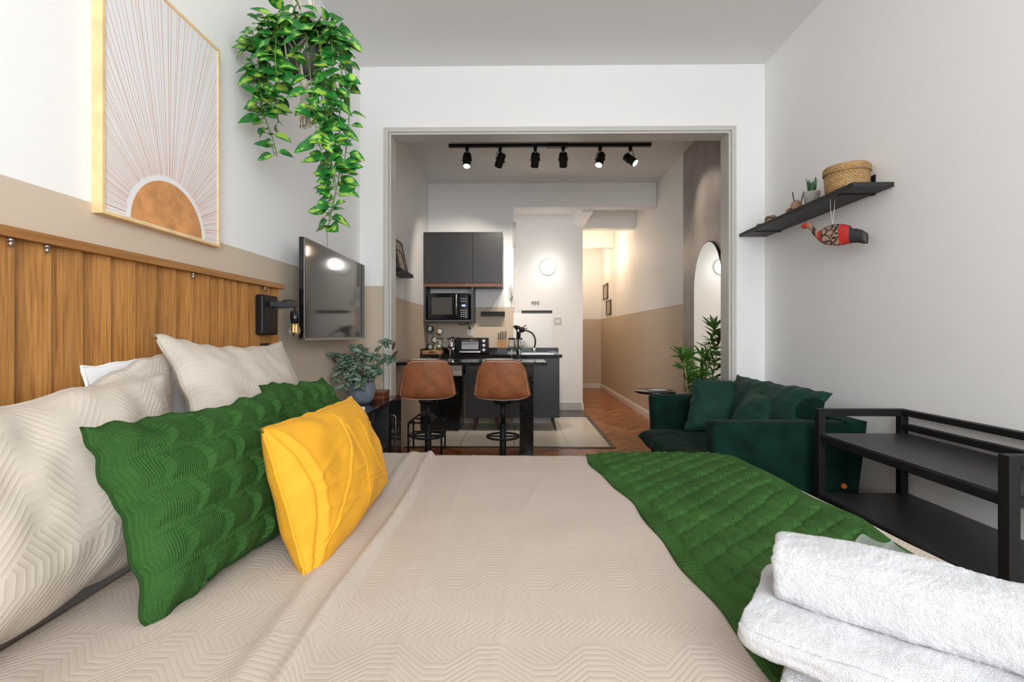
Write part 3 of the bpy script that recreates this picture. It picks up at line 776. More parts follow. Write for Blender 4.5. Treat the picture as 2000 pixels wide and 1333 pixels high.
# ---------------------------------------------------------------- hanging pothos
hc = Vector((-.895, 1.90, 0))
t = thing('hanging_plant', 'variegated trailing pothos in a grey pot slung in a cream macrame hanger', 'plant', (hc.x, hc.y, 1.56))
MB().lathe([(.0005, 2.245), (.052, 2.245), (.072, 2.385), (.074, 2.395), (.068, 2.395), (.066, 2.37), (.0005, 2.37)], (hc.x, hc.y, 0), 36).build('pot', M['gray_pot'], parent=t)
mb = MB(); mb.cyl((hc.x, hc.y, H), (hc.x, hc.y, H - .03), .012); mb.build('ceiling_hook', M['steel'], parent=t)
mb = MB()
for k in range(4):
    a = R(45 + 90 * k + 12); ca, sa = math.cos(a), math.sin(a)
    for off in (-.004, .004):
        path = [(hc.x + off, hc.y, 3.09), (hc.x + ca * .022 + off, hc.y + sa * .022, 2.75), (hc.x + ca * .042 + off, hc.y + sa * .042, 2.52), (hc.x + ca * .068, hc.y + sa * .068 + off, 2.42),
                (hc.x + math.cos(a + off * 60) * .078, hc.y + math.sin(a + off * 60) * .078, 2.37), (hc.x + math.cos(a + off * 190) * .066, hc.y + math.sin(a + off * 190) * .066, 2.29), (hc.x + math.cos(a + off * 190) * .052, hc.y + math.sin(a + off * 190) * .052, 2.24), (hc.x, hc.y, 2.205)]
        mb.tube(catmull(path, 6), .0042, 6)
    for z, rr_ in ((2.47, .054), (2.60, .036)):
        mb.sphere((hc.x + ca * rr_, hc.y + sa * rr_, z), .013, n=10, sc=(1, 1, 1.9))
for k in range(2):
    mb.tube([(hc.x - .05 + k * .0, hc.y - .062, 2.36), (hc.x - .012, hc.y - .082, 2.31), (hc.x - .006, hc.y - .066, 2.27)], .005, 6)
    mb.tube([(hc.x + .045, hc.y - .066, 2.36), (hc.x + .006, hc.y - .082, 2.31), (hc.x - .004, hc.y - .066, 2.27), (hc.x, hc.y - .03, 2.22)], .005, 6)
mb.build('macrame_hanger', M['rope'], parent=t)
mb = MB(); mb.sphere((hc.x, hc.y, 2.205), .018, sc=(1, 1, 1.3), n=12)
for k in range(26):
    a = rnd.uniform(0, 6.28); r_ = .018 * math.sqrt(rnd.random())
    mb.tube([(hc.x + math.cos(a) * r_ * .6, hc.y + math.sin(a) * r_ * .6, 2.20), (hc.x + math.cos(a) * r_ * .9, hc.y + math.sin(a) * r_ * .9, 2.11), (hc.x + math.cos(a) * r_ * 1.4, hc.y + math.sin(a) * r_ * 1.4, 2.025 + rnd.uniform(-.006, .006))], .0034, 5)
mb.build('tassel', M['rope'], parent=t)
lf, st = MB(), MB(); r3 = random.Random(21)
paths = [[(-.03, 0, 2.39), (-.12, -.02, 2.41), (-.18, -.02, 2.28), (-.175, -.02, 2.12), (-.135, 0, 1.98), (-.115, 0, 1.90)],
         [(.03, 0, 2.39), (.12, -.03, 2.41), (.165, -.02, 2.25), (.155, -.02, 2.05), (.15, 0, 1.85), (.12, 0, 1.70), (.095, 0, 1.58)],
         [(.03, -.03, 2.39), (.09, -.09, 2.38), (.12, -.08, 2.15), (.125, -.05, 1.92), (.14, -.02, 1.75), (.11, -.02, 1.64)],
         [(.04, .03, 2.39), (.12, .06, 2.38), (.17, .05, 2.18), (.165, .03, 1.95), (.15, .01, 1.80)],
         [(.02, -.03, 2.39), (.06, -.11, 2.33), (.075, -.10, 2.14), (.09, -.08, 1.95), (.115, -.05, 1.83)],
         [(-.02, -.03, 2.39), (-.08, -.10, 2.36), (-.11, -.08, 2.2), (-.10, -.06, 2.07)],
         [(-.02, .03, 2.39), (-.12, .05, 2.35), (-.15, .05, 2.18), (-.13, .04, 2.06)],
         [(-.03, 0, 2.39), (-.15, 0, 2.38), (-.205, -.01, 2.33)], [(.03, 0, 2.39), (.13, -.01, 2.44), (.185, -.02, 2.38)],
         [(0, 0, 2.39), (-.03, -.04, 2.46), (-.06, -.08, 2.44)], [(0, 0, 2.39), (.01, -.03, 2.47), (.0, -.06, 2.45)], [(0, 0, 2.39), (.08, -.03, 2.46), (.11, -.07, 2.42)],
         [(-.04, -.02, 2.39), (-.14, -.05, 2.34), (-.16, -.06, 2.24), (-.15, -.05, 2.10), (-.14, -.04, 2.03)],
         [(.04, -.02, 2.39), (.13, -.06, 2.36), (.15, -.07, 2.24), (.14, -.06, 2.08), (.13, -.05, 1.90), (.14, -.04, 1.76)],
         [(-.02, -.02, 2.39), (-.09, -.07, 2.43), (-.14, -.08, 2.38), (-.17, -.08, 2.30)], [(.02, .02, 2.39), (.10, -.05, 2.42), (.17, -.05, 2.34), (.175, -.05, 2.20)],
         [(-.02, -.03, 2.39), (-.05, -.12, 2.33), (-.06, -.11, 2.2), (-.04, -.09, 2.17)],
         [(-.02, 0, 2.39), (-.10, -.06, 2.42), (-.15, -.07, 2.30), (-.16, -.05, 2.18)], [(0, .03, 2.39), (0, .12, 2.36), (.02, .13, 2.2), (.04, .12, 2.1)]]
for P0 in paths:
    P = catmull([Vector(p) + hc for p in P0], 9); st.tube(P, .0022, 5); acc = 0
    for i in range(3, len(P)):
        acc += (P[i] - P[i - 1]).length
        if acc > .0098:
            acc = 0
            a = r3.uniform(0, 6.28); dv = Vector((math.cos(a) * .8, math.sin(a) * .6 - .25, r3.uniform(-.55, .35)))
            pp = P[i] + dv * .022
            if pp.x < -1.085: dv.x = abs(dv.x)
            st.tube([P[i], pp], .0012, 4, cap=False)
            L_ = r3.uniform(.050, .080)
            lf.leaf(pp, dv, Vector((r3.uniform(-.6, .6), -1, r3.uniform(.2, .9))), L_, L_ * r3.uniform(.58, .76), droop=r3.uniform(.1, .5), seg=6, shape=.72)
st.tube([hc + Vector(p) for p in ((.095, 0, 1.59), (.10, -.01, 1.55), (.097, 0, 1.52))], .0014, 4)
lf.build('foliage', M['pothos'], parent=t); st.build('vines', M['vine'], parent=t)

# ---------------------------------------------------------------- shelf on the right wall and what is on it
t = thing('wall_shelf', 'long thin black wooden shelf fixed to the right wall', 'shelf', (1.7, 2.75, 1.86))
box('board', (1.600, 2.19, 1.858), (XR, 3.305, 1.880), M['black_board'], parent=t, bevel=.002)
for y in (2.315, 3.13): MB().box((1.62, y - .012, 1.853), (XR, y + .012, 1.858)).box((XR - .005, y - .012, 1.853), (XR, y + .012, 1.955)).build('bracket', M['black'], parent=t)
ZS = 1.880
t = thing('wicker_basket', 'round lidded woven basket at the near end of the black wall shelf', 'basket', (1.69, 2.36, ZS))
MB().lathe([(.0005, 0), (.088, 0), (.094, .02), (.098, .10), (.0005, .10)], (1.69, 2.36, ZS), 40, uvs=True).build('basket_body', M['wicker'], parent=t)
MB().lathe([(.100, .094), (.103, .096), (.103, .124), (.098, .131), (.0005, .134)], (1.69, 2.36, ZS), 40, uvs=True).build('lid', M['wicker'], parent=t)
t = thing('succulent', 'small spiky succulent in a pale concrete pot on the black wall shelf', 'plant', (1.68, 2.62, ZS))
plant_pot([(.0005, 0), (.030, 0), (.041, .075), (.041, .085), (.035, .085), (.034, .07), (.0005, .07)], (1.68, 2.62, ZS), M['concrete'], 'pot', t)
mb = MB()
for k in range(9):
    a = k * 2.4; tl = .25 + .07 * (k % 4)
    mb.leaf((1.68 + .008 * math.cos(a), 2.62 + .008 * math.sin(a), ZS + .07), (math.cos(a) * tl, math.sin(a) * tl, 1), (-math.cos(a), -math.sin(a), .3), .10 - .004 * k, .028, droop=-.12, seg=6, shape=.6)
mb.build('leaves', M['aloe'], parent=t, solid=.004)
t = thing('snail_figurine', 'brown wooden snail figurine with two dark feelers on the wall shelf', 'figurine', (1.69, 2.78, ZS))
mb = MB(); mb.sphere((1.69, 2.78, ZS + .045), .034, sc=(1, .75, 1.25)); mb.sphere((1.655, 2.785, ZS + .020), .022, sc=(1.2, .8, .9)); mb.build('body', M['tan_paint'], parent=t)
for dx in (-.012, .03): MB().tube([(1.685 + dx, 2.775, ZS + .075), (1.683 + dx * 1.6, 2.775, ZS + .135)], .003, 6).build('feeler', M['black'], parent=t)
MB().tube([(1.645 + .013 * math.cos(a), 2.76, ZS + .016 + .013 * math.sin(a)) for a in [i * .5 for i in range(13)]], .003, 6).build('ring', M['black'], parent=t)
ms, nt, b = newmat('striped_wood'); wv = N(nt, 'ShaderNodeTexWave'); wv.inputs['Scale'].default_value = 22; wv.bands_direction = 'DIAGONAL'; nt.links.new(mapped(nt), wv.inputs['Vector'])
nt.links.new(ramp(nt, wv.outputs['Fac'], [(.45, (.02, .012, .01)), (.55, (.42, .25, .14))]), b.inputs['Base Color'])
MB().lathe([(.0005, 0), (.022, 0), (.034, .02), (.036, .045), (.030, .062), (.0005, .066)], (1.69, 3.06, ZS), 24).build('wooden_pot', ms, label='small dark striped wooden pot on the wall shelf, the taller of two', cat='pot')
MB().lathe([(.0005, 0), (.018, 0), (.028, .015), (.028, .03), (.020, .042), (.0005, .045)], (1.69, 3.19, ZS), 24).build('wooden_pot', ms, label='smallest striped wooden pot at the far end of the wall shelf', cat='pot')

# hanging painted bird
t = thing('hanging_bird', 'painted wooden bird ornament hanging on strings below the wall shelf', 'ornament', (1.65, 2.40, 1.62))
hp, tp = Vector((1.575, 2.545, 0)), Vector((1.725, 2.265, 0)); bd = (tp - hp); bl_ = bd.length; bd.normalize(); bn = Vector((bd.y, -bd.x, 0))
if bn.y > 0: bn = -bn
# outline stations along the body: (s fraction, z top, z bottom, material)
ST = [(0.0, .099, .089, 0), (.04, .112, .080, 0), (.10, .116, .080, 0), (.15, .106, .066, 1), (.19, .088, .040, 1), (.24, .066, .020, 2), (.27, .052, .006, 1), (.33, .058, -.012, 3), (.40, .068, -.028, 4), (.50, .074, -.036, 4), (.60, .070, -.042, 4), (.68, .062, -.042, 3), (.755, .052, -.040, 3), (.79, .034, -.040, 2), (.86, .028, -.042, 2), (.93, .018, -.050, 2), (1.0, -.004, -.056, 2)]
zb0 = 1.655
def bird_ring(s, zt, zb_):
    c = hp + bd * bl_ * s; th = .012 * max(.35, min(1, (zt - zb_) / .07)); out = []
    for k in range(12):
        a = 2 * math.pi * k / 12; out.append(c + bn * th * math.cos(a) + Vector((0, 0, zb0 + (zt + zb_) / 2 + (zt - zb_) / 2 * math.sin(a))))
    return out
mb = MB()
for i, (s, a_, b__, mi) in enumerate(ST): mb.v += [tuple(p) for p in bird_ring(s, a_, b__)]
for i in range(len(ST) - 1):
    for k in range(12): mb.face([i * 12 + k, i * 12 + (k + 1) % 12, (i + 1) * 12 + (k + 1) % 12, (i + 1) * 12 + k], ST[i + 1][3] if i else 0, True)
mb.face(list(range(12))[::-1], 0); mb.face([(len(ST) - 1) * 12 + k for k in range(12)], 2)
mp_, nt, b = newmat('lattice_paint'); ck = N(nt, 'ShaderNodeTexVoronoi'); ck.feature = 'DISTANCE_TO_EDGE'; ck.inputs['Scale'].default_value = 34; nt.links.new(mapped(nt), ck.inputs['Vector'])
nt.links.new(ramp(nt, ck.outputs['Distance'], [(.10, (.02, .018, .016)), (.16, (.38, .25, .18))]), b.inputs['Base Color'])
mb.build('body', [M['red_paint'], M['tan_paint'], M['slate_paint'], M['red_paint'], mp_], parent=t)
mb = MB()
for a, b_ in (((.42, .066), (.60, -.036)), ((.60, .066), (.40, -.024))):
    for o_ in (-.012, .012):
        p0 = hp + bd * bl_ * (a[0]) + Vector((0, 0, zb0 + a[1])) + bd * o_ + bn * .0115; p1 = hp + bd * bl_ * (b_[0]) + Vector((0, 0, zb0 + b_[1])) + bd * o_ + bn * .0115; mb.tube([p0, p1], .0016, 5)
mb.build('painted_cross', M['tan_paint'], parent=t, label='pale crossed lines')
top = hp + bd * bl_ * .5 + Vector((0, 0, zb0 + .072)); mb = MB()
mb.tube([top, (top.x - .010, top.y, 1.80), (top.x - .012, top.y, 1.858)], .0012, 5); mb.tube([top, (top.x + .008, top.y, 1.80), (top.x + .012, top.y, 1.858)], .0012, 5)
mb.build('string', M['rope'], parent=t)

# ---------------------------------------------------------------- black console rack on the right
t = thing('shelf_rack', 'black metal open rack with two boards along the right wall', 'shelf', (1.58, 1.7, 0))
ra, rb, rc, rd = 1.385, 1.755, 1.300, 2.10; tw = .032
for x, y in ((ra, rc), (rb, rc), (ra, rd), (rb, rd)):
    MB().box((x - tw / 2, y - tw / 2, 0), (x + tw / 2, y + tw / 2, .812)).build('post', M['black'], parent=t, bevel=.002)
for y in (rc, rd): MB().box((ra + tw / 2, y - tw / 2, .812 - tw), (rb - tw / 2, y + tw / 2, .812)).build('end_rail', M['black'], parent=t, bevel=.002)
for z in (.812, .748): MB().box((rb - tw / 2, rc + tw / 2, z - .026), (rb + tw / 2, rd - tw / 2, z)).build('back_rail', M['black'], parent=t, bevel=.002)
for z in (.695, .425):
    mb = MB()
    for y in (rc, rd): mb.box((ra + tw / 2, y - .012, z - .03), (rb - tw / 2, y + .012, z - .002))
    for x in (ra, rb): mb.box((x - .012, rc + tw / 2, z - .03), (x + .012, rd - tw / 2, z - .002))
    mb.build('shelf_frame', M['black'], parent=t)
    MB().box((ra - .012, rc + tw / 2, z - .002), (rb + .012, rd - tw / 2, z + .008)).build('shelf_board', M['black_shelf_top'], parent=t)

# ---------------------------------------------------------------- sofa
t = thing('sofa', 'small bottle-green velvet sofa against the right wall', 'sofa', (1.3, 2.75, 0))
def softbox(name, pts8, m, parent, bev=.035, seg=4, label=None):
    mb = MB(); mb.v = list(pts8)
    for q in ((0, 3, 2, 1), (4, 5, 6, 7), (0, 1, 5, 4), (1, 2, 6, 5), (2, 3, 7, 6), (3, 0, 4, 7)): mb.face(q, 0, True)
    return mb.build(name, m, parent=parent, bevel=bev, seg=seg, label=label)
def pts(x0, x1, y0, y1, z0, z1, tx0=0, tx1=0, ty0=0, ty1=0):
    return [(x0 + tx0, y0 + ty0, z0), (x1 + tx1, y0 + ty0, z0), (x1 + tx1, y1 + ty1, z0), (x0 + tx0, y1 + ty1, z0), (x0, y0, z1), (x1, y0, z1), (x1, y1, z1), (x0, y1, z1)]
softbox('base', pts(.97, 1.60, 2.24, 3.27, .10, .37), M['velvet'], t, .02)
softbox('arm', pts(.935, 1.62, 2.195, 2.305, .11, .728, .03, -.02), M['velvet'], t, .025)
softbox('arm', pts(.935, 1.62, 3.165, 3.29, .11, .728, .03, -.02), M['velvet'], t, .025)
softbox('backrest', pts(1.575, 1.675, 2.20, 3.295, .12, .735, .02, -.075), M['velvet'], t, .03)
pillow('seat_cushion', [(.83, 2.315, .455), (.83, 3.155, .455), (1.52, 3.155, .455), (1.52, 2.315, .455)][::1], .13, M['velvet'], None, None, parent=t, pinch=.01, pw=8, q=.45, wr=.006, seed=40)
for x in (1.0, 1.52):
    for y in (2.27, 3.22): MB().cyl((x, y, .10), (x, y, 0), .02, .014).build('leg', M['leg_wood'], parent=t)
MB().cyl((1.552, 2.190, .430), (1.552, 2.178, .430), .014, .011, 20).build('side_knob', mat('orange_wood_knob', (.50, .14, .03), .3), parent=t, label='round orange wooden knob')
# the seat cushion faces up: piping around its front
SG = 'velvet cushions on the sofa'
pillow('velvet_cushion', [(1.50, 3.13, .875), (1.60, 2.34, .855), (1.43, 2.36, .52), (1.38, 3.12, .52)], .15, M['velvet_pillow'], 'wide dark green velvet back cushion with flanged corners, leaning behind the others', 'cushion', seed=12, pinch=.06, side=-1, wr=.012)
pillow('velvet_cushion', [(1.215, 3.13, .852), (1.50, 3.10, .835), (1.42, 2.90, .535), (1.07, 2.93, .545)], .13, M['velvet_pillow'], 'square dark green velvet cushion leaning at the far sofa arm', 'cushion', seed=13, pinch=.04, side=-1, wr=.01)
pillow('velvet_cushion', [(1.475, 2.86, .81), (1.50, 2.58, .775), (1.36, 2.52, .53), (1.24, 2.80, .53)], .12, M['velvet_pillow'], 'small tilted dark green velvet cushion in the middle of the sofa', 'cushion', seed=14, pinch=.05, side=-1, wr=.01)
pillow('velvet_cushion', [(1.53, 2.60, .80), (1.585, 2.35, .835), (1.47, 2.35, .52), (1.42, 2.60, .52)], .10, M['velvet'], 'dark velvet cushion pressed against the near sofa arm', 'cushion', seed=15, pinch=.04, side=-1, wr=.01)

# side table
sc_ = (1.145, 3.80)
t = thing('side_table', 'small round black side table behind the green sofa', 'table', (*sc_, 0))
MB().lathe([(.0005, 0), (.158, 0), (.165, .006), (.165, .018), (.158, .022), (.0005, .022)], (*sc_, .668), 48).build('tabletop', M['black_gloss'], parent=t)
MB().cyl((*sc_, .668), (*sc_, .65), .03).cyl((*sc_, .655), (*sc_, .02), .016).build('pole', M['black'], parent=t)
MB().lathe([(.0005, 0), (.13, 0), (.13, .012), (.02, .02), (.0005, .02)], (*sc_, 0), 40).build('base', M['black'], parent=t)
mb = MB(); mb.sphere((sc_[0] + .015, sc_[1] - .02, .695), .08, sc=(1, .55, .06)); mb.build('doily', M['white_cloth'], label='pale cloth lying on the round side table', cat='doily')

# plant beside the mirror
pb = (1.49, 3.72)
t = thing('potted_bamboo_plant', 'tall green plant with lance leaves and pale canes in front of the mirror', 'plant', (*pb, 0))
plant_pot([(.0005, 0), (.085, 0), (.105, .24), (.097, .24), (.09, .21), (.0005, .21)], (*pb, 0), M['gray_pot'], 'pot', t)
lf = MB(); r4 = random.Random(3)
canes = [[(0, 0, .2), (.03, .01, .6), (.055, 0, .9), (.095, -.01, 1.20)], [(-.03, 0, .2), (-.10, .0, .65), (-.13, -.02, .84), (-.155, -.02, .98)], [(.03, .02, .2), (.08, .03, .6), (.13, .03, .95), (.16, .02, 1.15)], [(0, -.02, .2), (-.01, -.03, .55), (-.02, -.04, .80)], [(.02, .0, .2), (.0, .05, .6), (.04, .07, .95)]]
for ci, C in enumerate(canes):
    P = catmull([(pb[0] + x, pb[1] + y, z) for x, y, z in C], 10)
    MB().tube(P, [.009 - .006 * i / len(P) for i in range(len(P))], 8).build('cane', M['stem'], parent=t)
    for i in range(8, len(P)):
        top_ = i == len(P) - 1
        for k in range(9 if top_ else 3):
            a = r4.uniform(0, 6.28); up_ = r4.uniform(.1, .9) if not top_ else r4.uniform(.5, 1.5)
            dv = Vector((math.cos(a), math.sin(a) * .7 - .15, up_)).normalized(); p_ = P[i]
            L_ = r4.uniform(.09, .155)
            if p_.z < .84 and p_.x < 1.40: dv.x = abs(dv.x)
            if (p_ + dv * L_).x > 1.76: dv.x = -abs(dv.x)
            if p_.y + dv.y * L_ < 3.50: dv.y = abs(dv.y)
            lf.leaf(p_, dv, Vector((0, -.6, 1)), L_, r4.uniform(.020, .028), droop=r4.uniform(0, .35), seg=5, shape=.9)
lf.build('foliage', M['palm'], parent=t)

# arched mirror on the grey wall
t = thing('arched_mirror', 'tall arched mirror with a thin dark frame on the grey wall', 'mirror', (XR, 4.28, .4))
def arch(y0, y1, zb_, zt, x, n=40):
    r_ = (y1 - y0) / 2; yc_ = (y0 + y1) / 2; rz = .42
    return [(x, y0, zb_), (x, y1, zb_)] + [(x, yc_ + r_ * math.cos(math.pi * i / n), zt - rz + rz * math.sin(math.pi * i / n)) for i in range(n + 1)]
def slab(P, x0, x1, m, name, parent):
    mb = MB(); n = len(P); mb.v = [(x0, p[1], p[2]) for p in P] + [(x1, p[1], p[2]) for p in P]
    mb.face(list(range(n))); mb.face(list(range(n, 2 * n))[::-1])
    for i in range(n): mb.face([i, n + i, n + (i + 1) % n, (i + 1) % n])
    return mb.build(name, m, parent=parent)
slab(arch(3.965, 4.60, .38, 2.025, 0), XR - .022, XR, M['black'], 'frame', t)
slab(arch(3.972, 4.594, .39, 2.017, 0), XR - .0235, XR - .010, M['mirror'], 'glass', t)
# small frames on the hallway wall
for (y0, y1, z0, z1, lb) in ((9.05, 9.50, 1.875, 2.18, 'upper small framed picture on the hallway wall'), (8.75, 9.18, 1.545, 1.83, 'lower small framed picture on the hallway wall')):
    t = thing('small_picture', lb, 'picture', (XR, (y0 + y1) / 2, z0), 'pair of small pictures in the hallway')
    mb = MB()
    for a, b_ in (((y0, z0), (y0 + .03, z1)), ((y1 - .03, z0), (y1, z1)), ((y0, z0), (y1, z0 + .02)), ((y0, z1 - .02), (y1, z1))): mb.box((XR - .02, a[0], a[1]), (XR + .004, b_[0], b_[1]))
    mb.build('frame', M['leg_wood'], parent=t); box('print', (XR - .008, y0 + .03, z0 + .02), (XR + .004, y1 - .03, z1 - .02), M['cream_wire'], parent=t)

# ---------------------------------------------------------------- track lights
YT = 4.70
track = thing('light_track', 'long black ceiling track carrying six spotlights over the kitchen table', 'light track', (.33, YT, H - .03))
box('rail', (-.712, YT - .018, H - .030), (1.372, YT + .018, H), M['black'], parent=track)
box('feed_box', (.30, YT - .026, H - .036), (.52, YT + .026, H), M['black'], parent=track)
def make_spot(x, aim, lit, label):
    o = thing('track_spotlight', label, 'spotlight', (x, YT, H - .03), 'spotlights on the ceiling track')
    base = Vector((x, YT, H - .03)); c = base + Vector((0, 0, -.135)); d = Vector(aim).normalized()
    MB().box((x - .018, YT - .014, H - .062), (x + .018, YT + .014, H - .031)).cyl((x, YT, H - .062), (x, YT, H - .078), .012).build('adapter', M['black'], parent=o)
    sd = d.cross(Vector((0, 1, 0))); sd = Vector((1, 0, 0)) if abs(d.x) < .3 else Vector((d.z, 0, -d.x)).normalized()
    pa = [base + Vector((0, 0, -.045)), base + Vector((0, 0, -.06)) + sd * .03, c + sd * .047, c + sd * .040]
    pb_ = [base + Vector((0, 0, -.045)), base + Vector((0, 0, -.06)) - sd * .03, c - sd * .047, c - sd * .040]
    MB().tube(catmull(pa, 5), .0035, 6).tube(catmull(pb_, 5), .0035, 6).sphere(c + sd * .046, .008, n=8).sphere(c - sd * .046, .008, n=8).build('yoke', M['black'], parent=o)
    MB().tube([c - d * .068, c - d * .066, c + d * .066, c + d * .070], [.034, .041, .041, .041], 28, cap=True).build('housing', M['black'], parent=o)
    MB().tube([c + d * .0701, c + d * .0715], [.034, .034], 24).build('lens', M['spot_glow'] if lit else M['spot_dark'], parent=o, label='glowing lens' if lit else None)
    if lit:
        l = spot('spot_beam', c + d * .078, c + d * 2, 20, 58, .7, (1, .85, .68))
    else: l = spot('spot_beam', c + d * .078, c + d * 2, 62, 80, .6, (1, .88, .74))
make_spot(-.523, (-.02, -.30, -.95), True, 'leftmost lit spotlight on the black track')
make_spot(-.180, (-.35, .62, -.75), False, 'second spotlight from the left, its lens turned away, on the black track')
make_spot(.182, (-.10, .6, -.8), False, 'third spotlight from the left, its lens turned away, on the black track')
make_spot(.470, (.08, .62, -.8), False, 'fourth spotlight from the left, its lens turned away, on the black track')
make_spot(.850, (-.27, -.33, -.88), True, 'lit spotlight tilted left, second from the right end of the track')
make_spot(1.160, (.58, -.38, -.62), True, 'rightmost lit spotlight tilted right toward the grey wall')
# a beam from the kitchen spots that point to the worktop and to the grey wall
point('hall_lamp_light', (1.40, 7.9, 2.6), 9, (1, .74, .50), .08)
spot('hall_downlight', (1.70, 7.75, 3.08), (1.78, 7.75, 0), 26, 60, .5, (1, .80, .60), r=.02)
point('hall_end_light', (1.4, 9.2, 2.6), 6, (1, .74, .50), .08)

# round wall lamp
lw = (.458, YR, 2.178)
t = thing('round_wall_lamp', 'round white glowing lamp on the white recess wall', 'lamp', lw)
MB().tube([(lw[0], YR, lw[2]), (lw[0], YR - .03, lw[2])], [.125, .118], 48).build('lamp_base', M['white_plastic'], parent=t)
MB().sphere((lw[0] + .012, YR - .07, lw[2] + .01), .070, n=20).build('globe', M['wall_glow'], parent=t)
point('wall_lamp_light', (lw[0] + .01, YR - .32, lw[2]), 3.5, (1, .93, .86), .08)

# ---------------------------------------------------------------- kitchen cabinets
YC = 5.57
t = thing('upper_cabinet', 'black two-door wall cabinet over the worktop', 'cabinet', (-.67, 5.74, 1.73))
ux0, ux1, um = -1.150, -.185, -.548
box('body', (ux0, YC + .02, 1.745), (ux1, YK - .0015, 2.412), M['charcoal_panel'], parent=t)
box('door', (ux0, YC, 1.785), (um - .003, YC + .018, 2.412), M['charcoal'], parent=t, bevel=.001)
box('door', (um + .003, YC, 1.785), (ux1, YC + .018, 2.412), M['charcoal'], parent=t, bevel=.001)
box('lower_edge', (ux0, YC + .004, 1.742), (ux1, YC + .02, 1.782), M['rust_wood'], parent=t, label='reddish wood lower edge')
t = thing('microwave_niche', 'dark open niche box under the cabinet holding the microwave', 'shelf', (-.86, 5.74, 1.33))
box('side_panel', (ux0, YC + .01, 1.335), (ux0 + .018, YK, 1.742), M['charcoal_panel'], parent=t)
box('side_panel', (um - .018, YC + .01, 1.335), (um + .002, YK, 1.742), M['charcoal_panel'], parent=t)
box('bottom_panel', (ux0, YC - .02, 1.310), (um + .002, YK, 1.335), M['charcoal_panel'], parent=t)
t = thing('microwave_oven', 'black microwave with steel bar handle in the open niche', 'microwave', (-.90, 5.72, 1.335))
mx0, mx1 = -1.105, -.605
box('body', (mx0, 5.60, 1.345), (mx1, 5.88, 1.665), M['black'], parent=t, bevel=.004)
dr_ = box('door', (mx0, 5.575, 1.347), (mx0 + .385, 5.598, 1.663), M['black_gloss'], parent=t, bevel=.003)
box('window_pane', (mx0 + .05, 5.573, 1.40), (mx0 + .30, 5.5745, 1.61), mat('microwave_window', (.07, .065, .06), .2), parent=dr_)
MB().tube([(mx0 + .355, 5.575, 1.385), (mx0 + .355, 5.552, 1.39), (mx0 + .355, 5.552, 1.645), (mx0 + .355, 5.575, 1.65)], .008).build('handle', M['steel'], parent=dr_)
pn = box('control_panel', (mx0 + .388, 5.575, 1.347), (mx1, 5.598, 1.663), M['black_gloss'], parent=t, bevel=.002)
for i in range(3):
    for z in [1.37 + j * .026 for j in range(4)] + [1.56, 1.592]:
        box('button', (mx0 + .405 + i * .028, 5.5735, z), (mx0 + .423 + i * .028, 5.575, z + .008), M['silver'], parent=pn)
box('clock_display', (mx0 + .42, 5.5735, 1.50), (mx0 + .465, 5.575, 1.52), M['display'], parent=pn)

# base cabinet and worktop
t = thing('base_cabinet', 'charcoal base cabinet on splayed wooden legs under the worktop', 'cabinet', (-.06, 5.65, 0))
bx0, bx1, bz0, bz1 = -.62, .497, .165, .875
box('body', (bx0, 5.42, bz0), (bx1, 5.89, bz1), M['charcoal'], parent=t)
for a, b_ in ((bx0, -.26), (-.257, .105), (.108, bx1)): box('door', (a + .001, 5.40, bz0), (b_ - .001, 5.418, bz1 - .002), M['charcoal'], parent=t, bevel=.001)
for x, s_ in ((bx0 + .13, -1), (bx0 + .30, 1), (bx1 - .09, 1), (bx0 + .13, -1), (bx1 - .09, 1)):
    pass
for x, y, s_ in ((bx0 + .13, 5.50, -1), (bx0 + .36, 5.50, 1), (bx1 - .08, 5.50, 1), (bx0 + .13, 5.80, -1), (bx1 - .08, 5.80, 1)):
    MB().tube([(x, y, bz0), (x + s_ * .04, y, .005)], [.022, .012], 12).build('leg', M['leg_wood'], parent=t)
t = thing('worktop', 'black granite worktop with low upstand along the kitchen wall', 'worktop', (-.32, 5.63, .875))
MB().box((XL, 5.37, .878), (.525, 5.895, .918)).build('slab', M['granite'], parent=t, bevel=.003)
MB().box((XL, 5.875, .918), (.525, 5.897, .985)).box((XL, 5.40, .918), (XL + .02, 5.875, .985)).build('upstand', M['granite'], parent=t)
t = thing('sink', 'steel sink set in the right end of the granite worktop', 'sink', (.22, 5.62, .918))
mb = MB()
for a, b_ in (((.04, 5.46), (.44, 5.48)), ((.04, 5.78), (.44, 5.80)), ((.04, 5.48), (.06, 5.78)), ((.42, 5.48), (.44, 5.78))): mb.box((a[0], a[1], .918), (b_[0], b_[1], .924))
mb.build('rim', M['steel'], parent=t, bevel=.002); box('basin', (.06, 5.48, .9185), (.42, 5.78, .9205), M['silver'], parent=t)
# mini fridge and pale block
t = thing('mini_fridge', 'glossy black mini fridge standing under the worktop behind the left stool', 'fridge', (-.92, 5.65, 0))
box('body', (XL + .005, 5.43, .02), (-.69, 5.88, .655), M['black_gloss'], parent=t, bevel=.006)
box('door', (XL + .005, 5.395, .03), (-.69, 5.425, .655), M['black_gloss'], parent=t, bevel=.006)
for x in (-1.1, -.74):
    for y in (5.45, 5.85): MB().cyl((x, y, .02), (x, y, .004), .015).build('foot', M['black'], parent=t)
box('storage_crate', (XL + .005, 5.42, .658), (-.665, 5.86, .795), M['pale_block'], label='pale flat block resting on top of the black mini fridge', cat='box', bevel=.006)

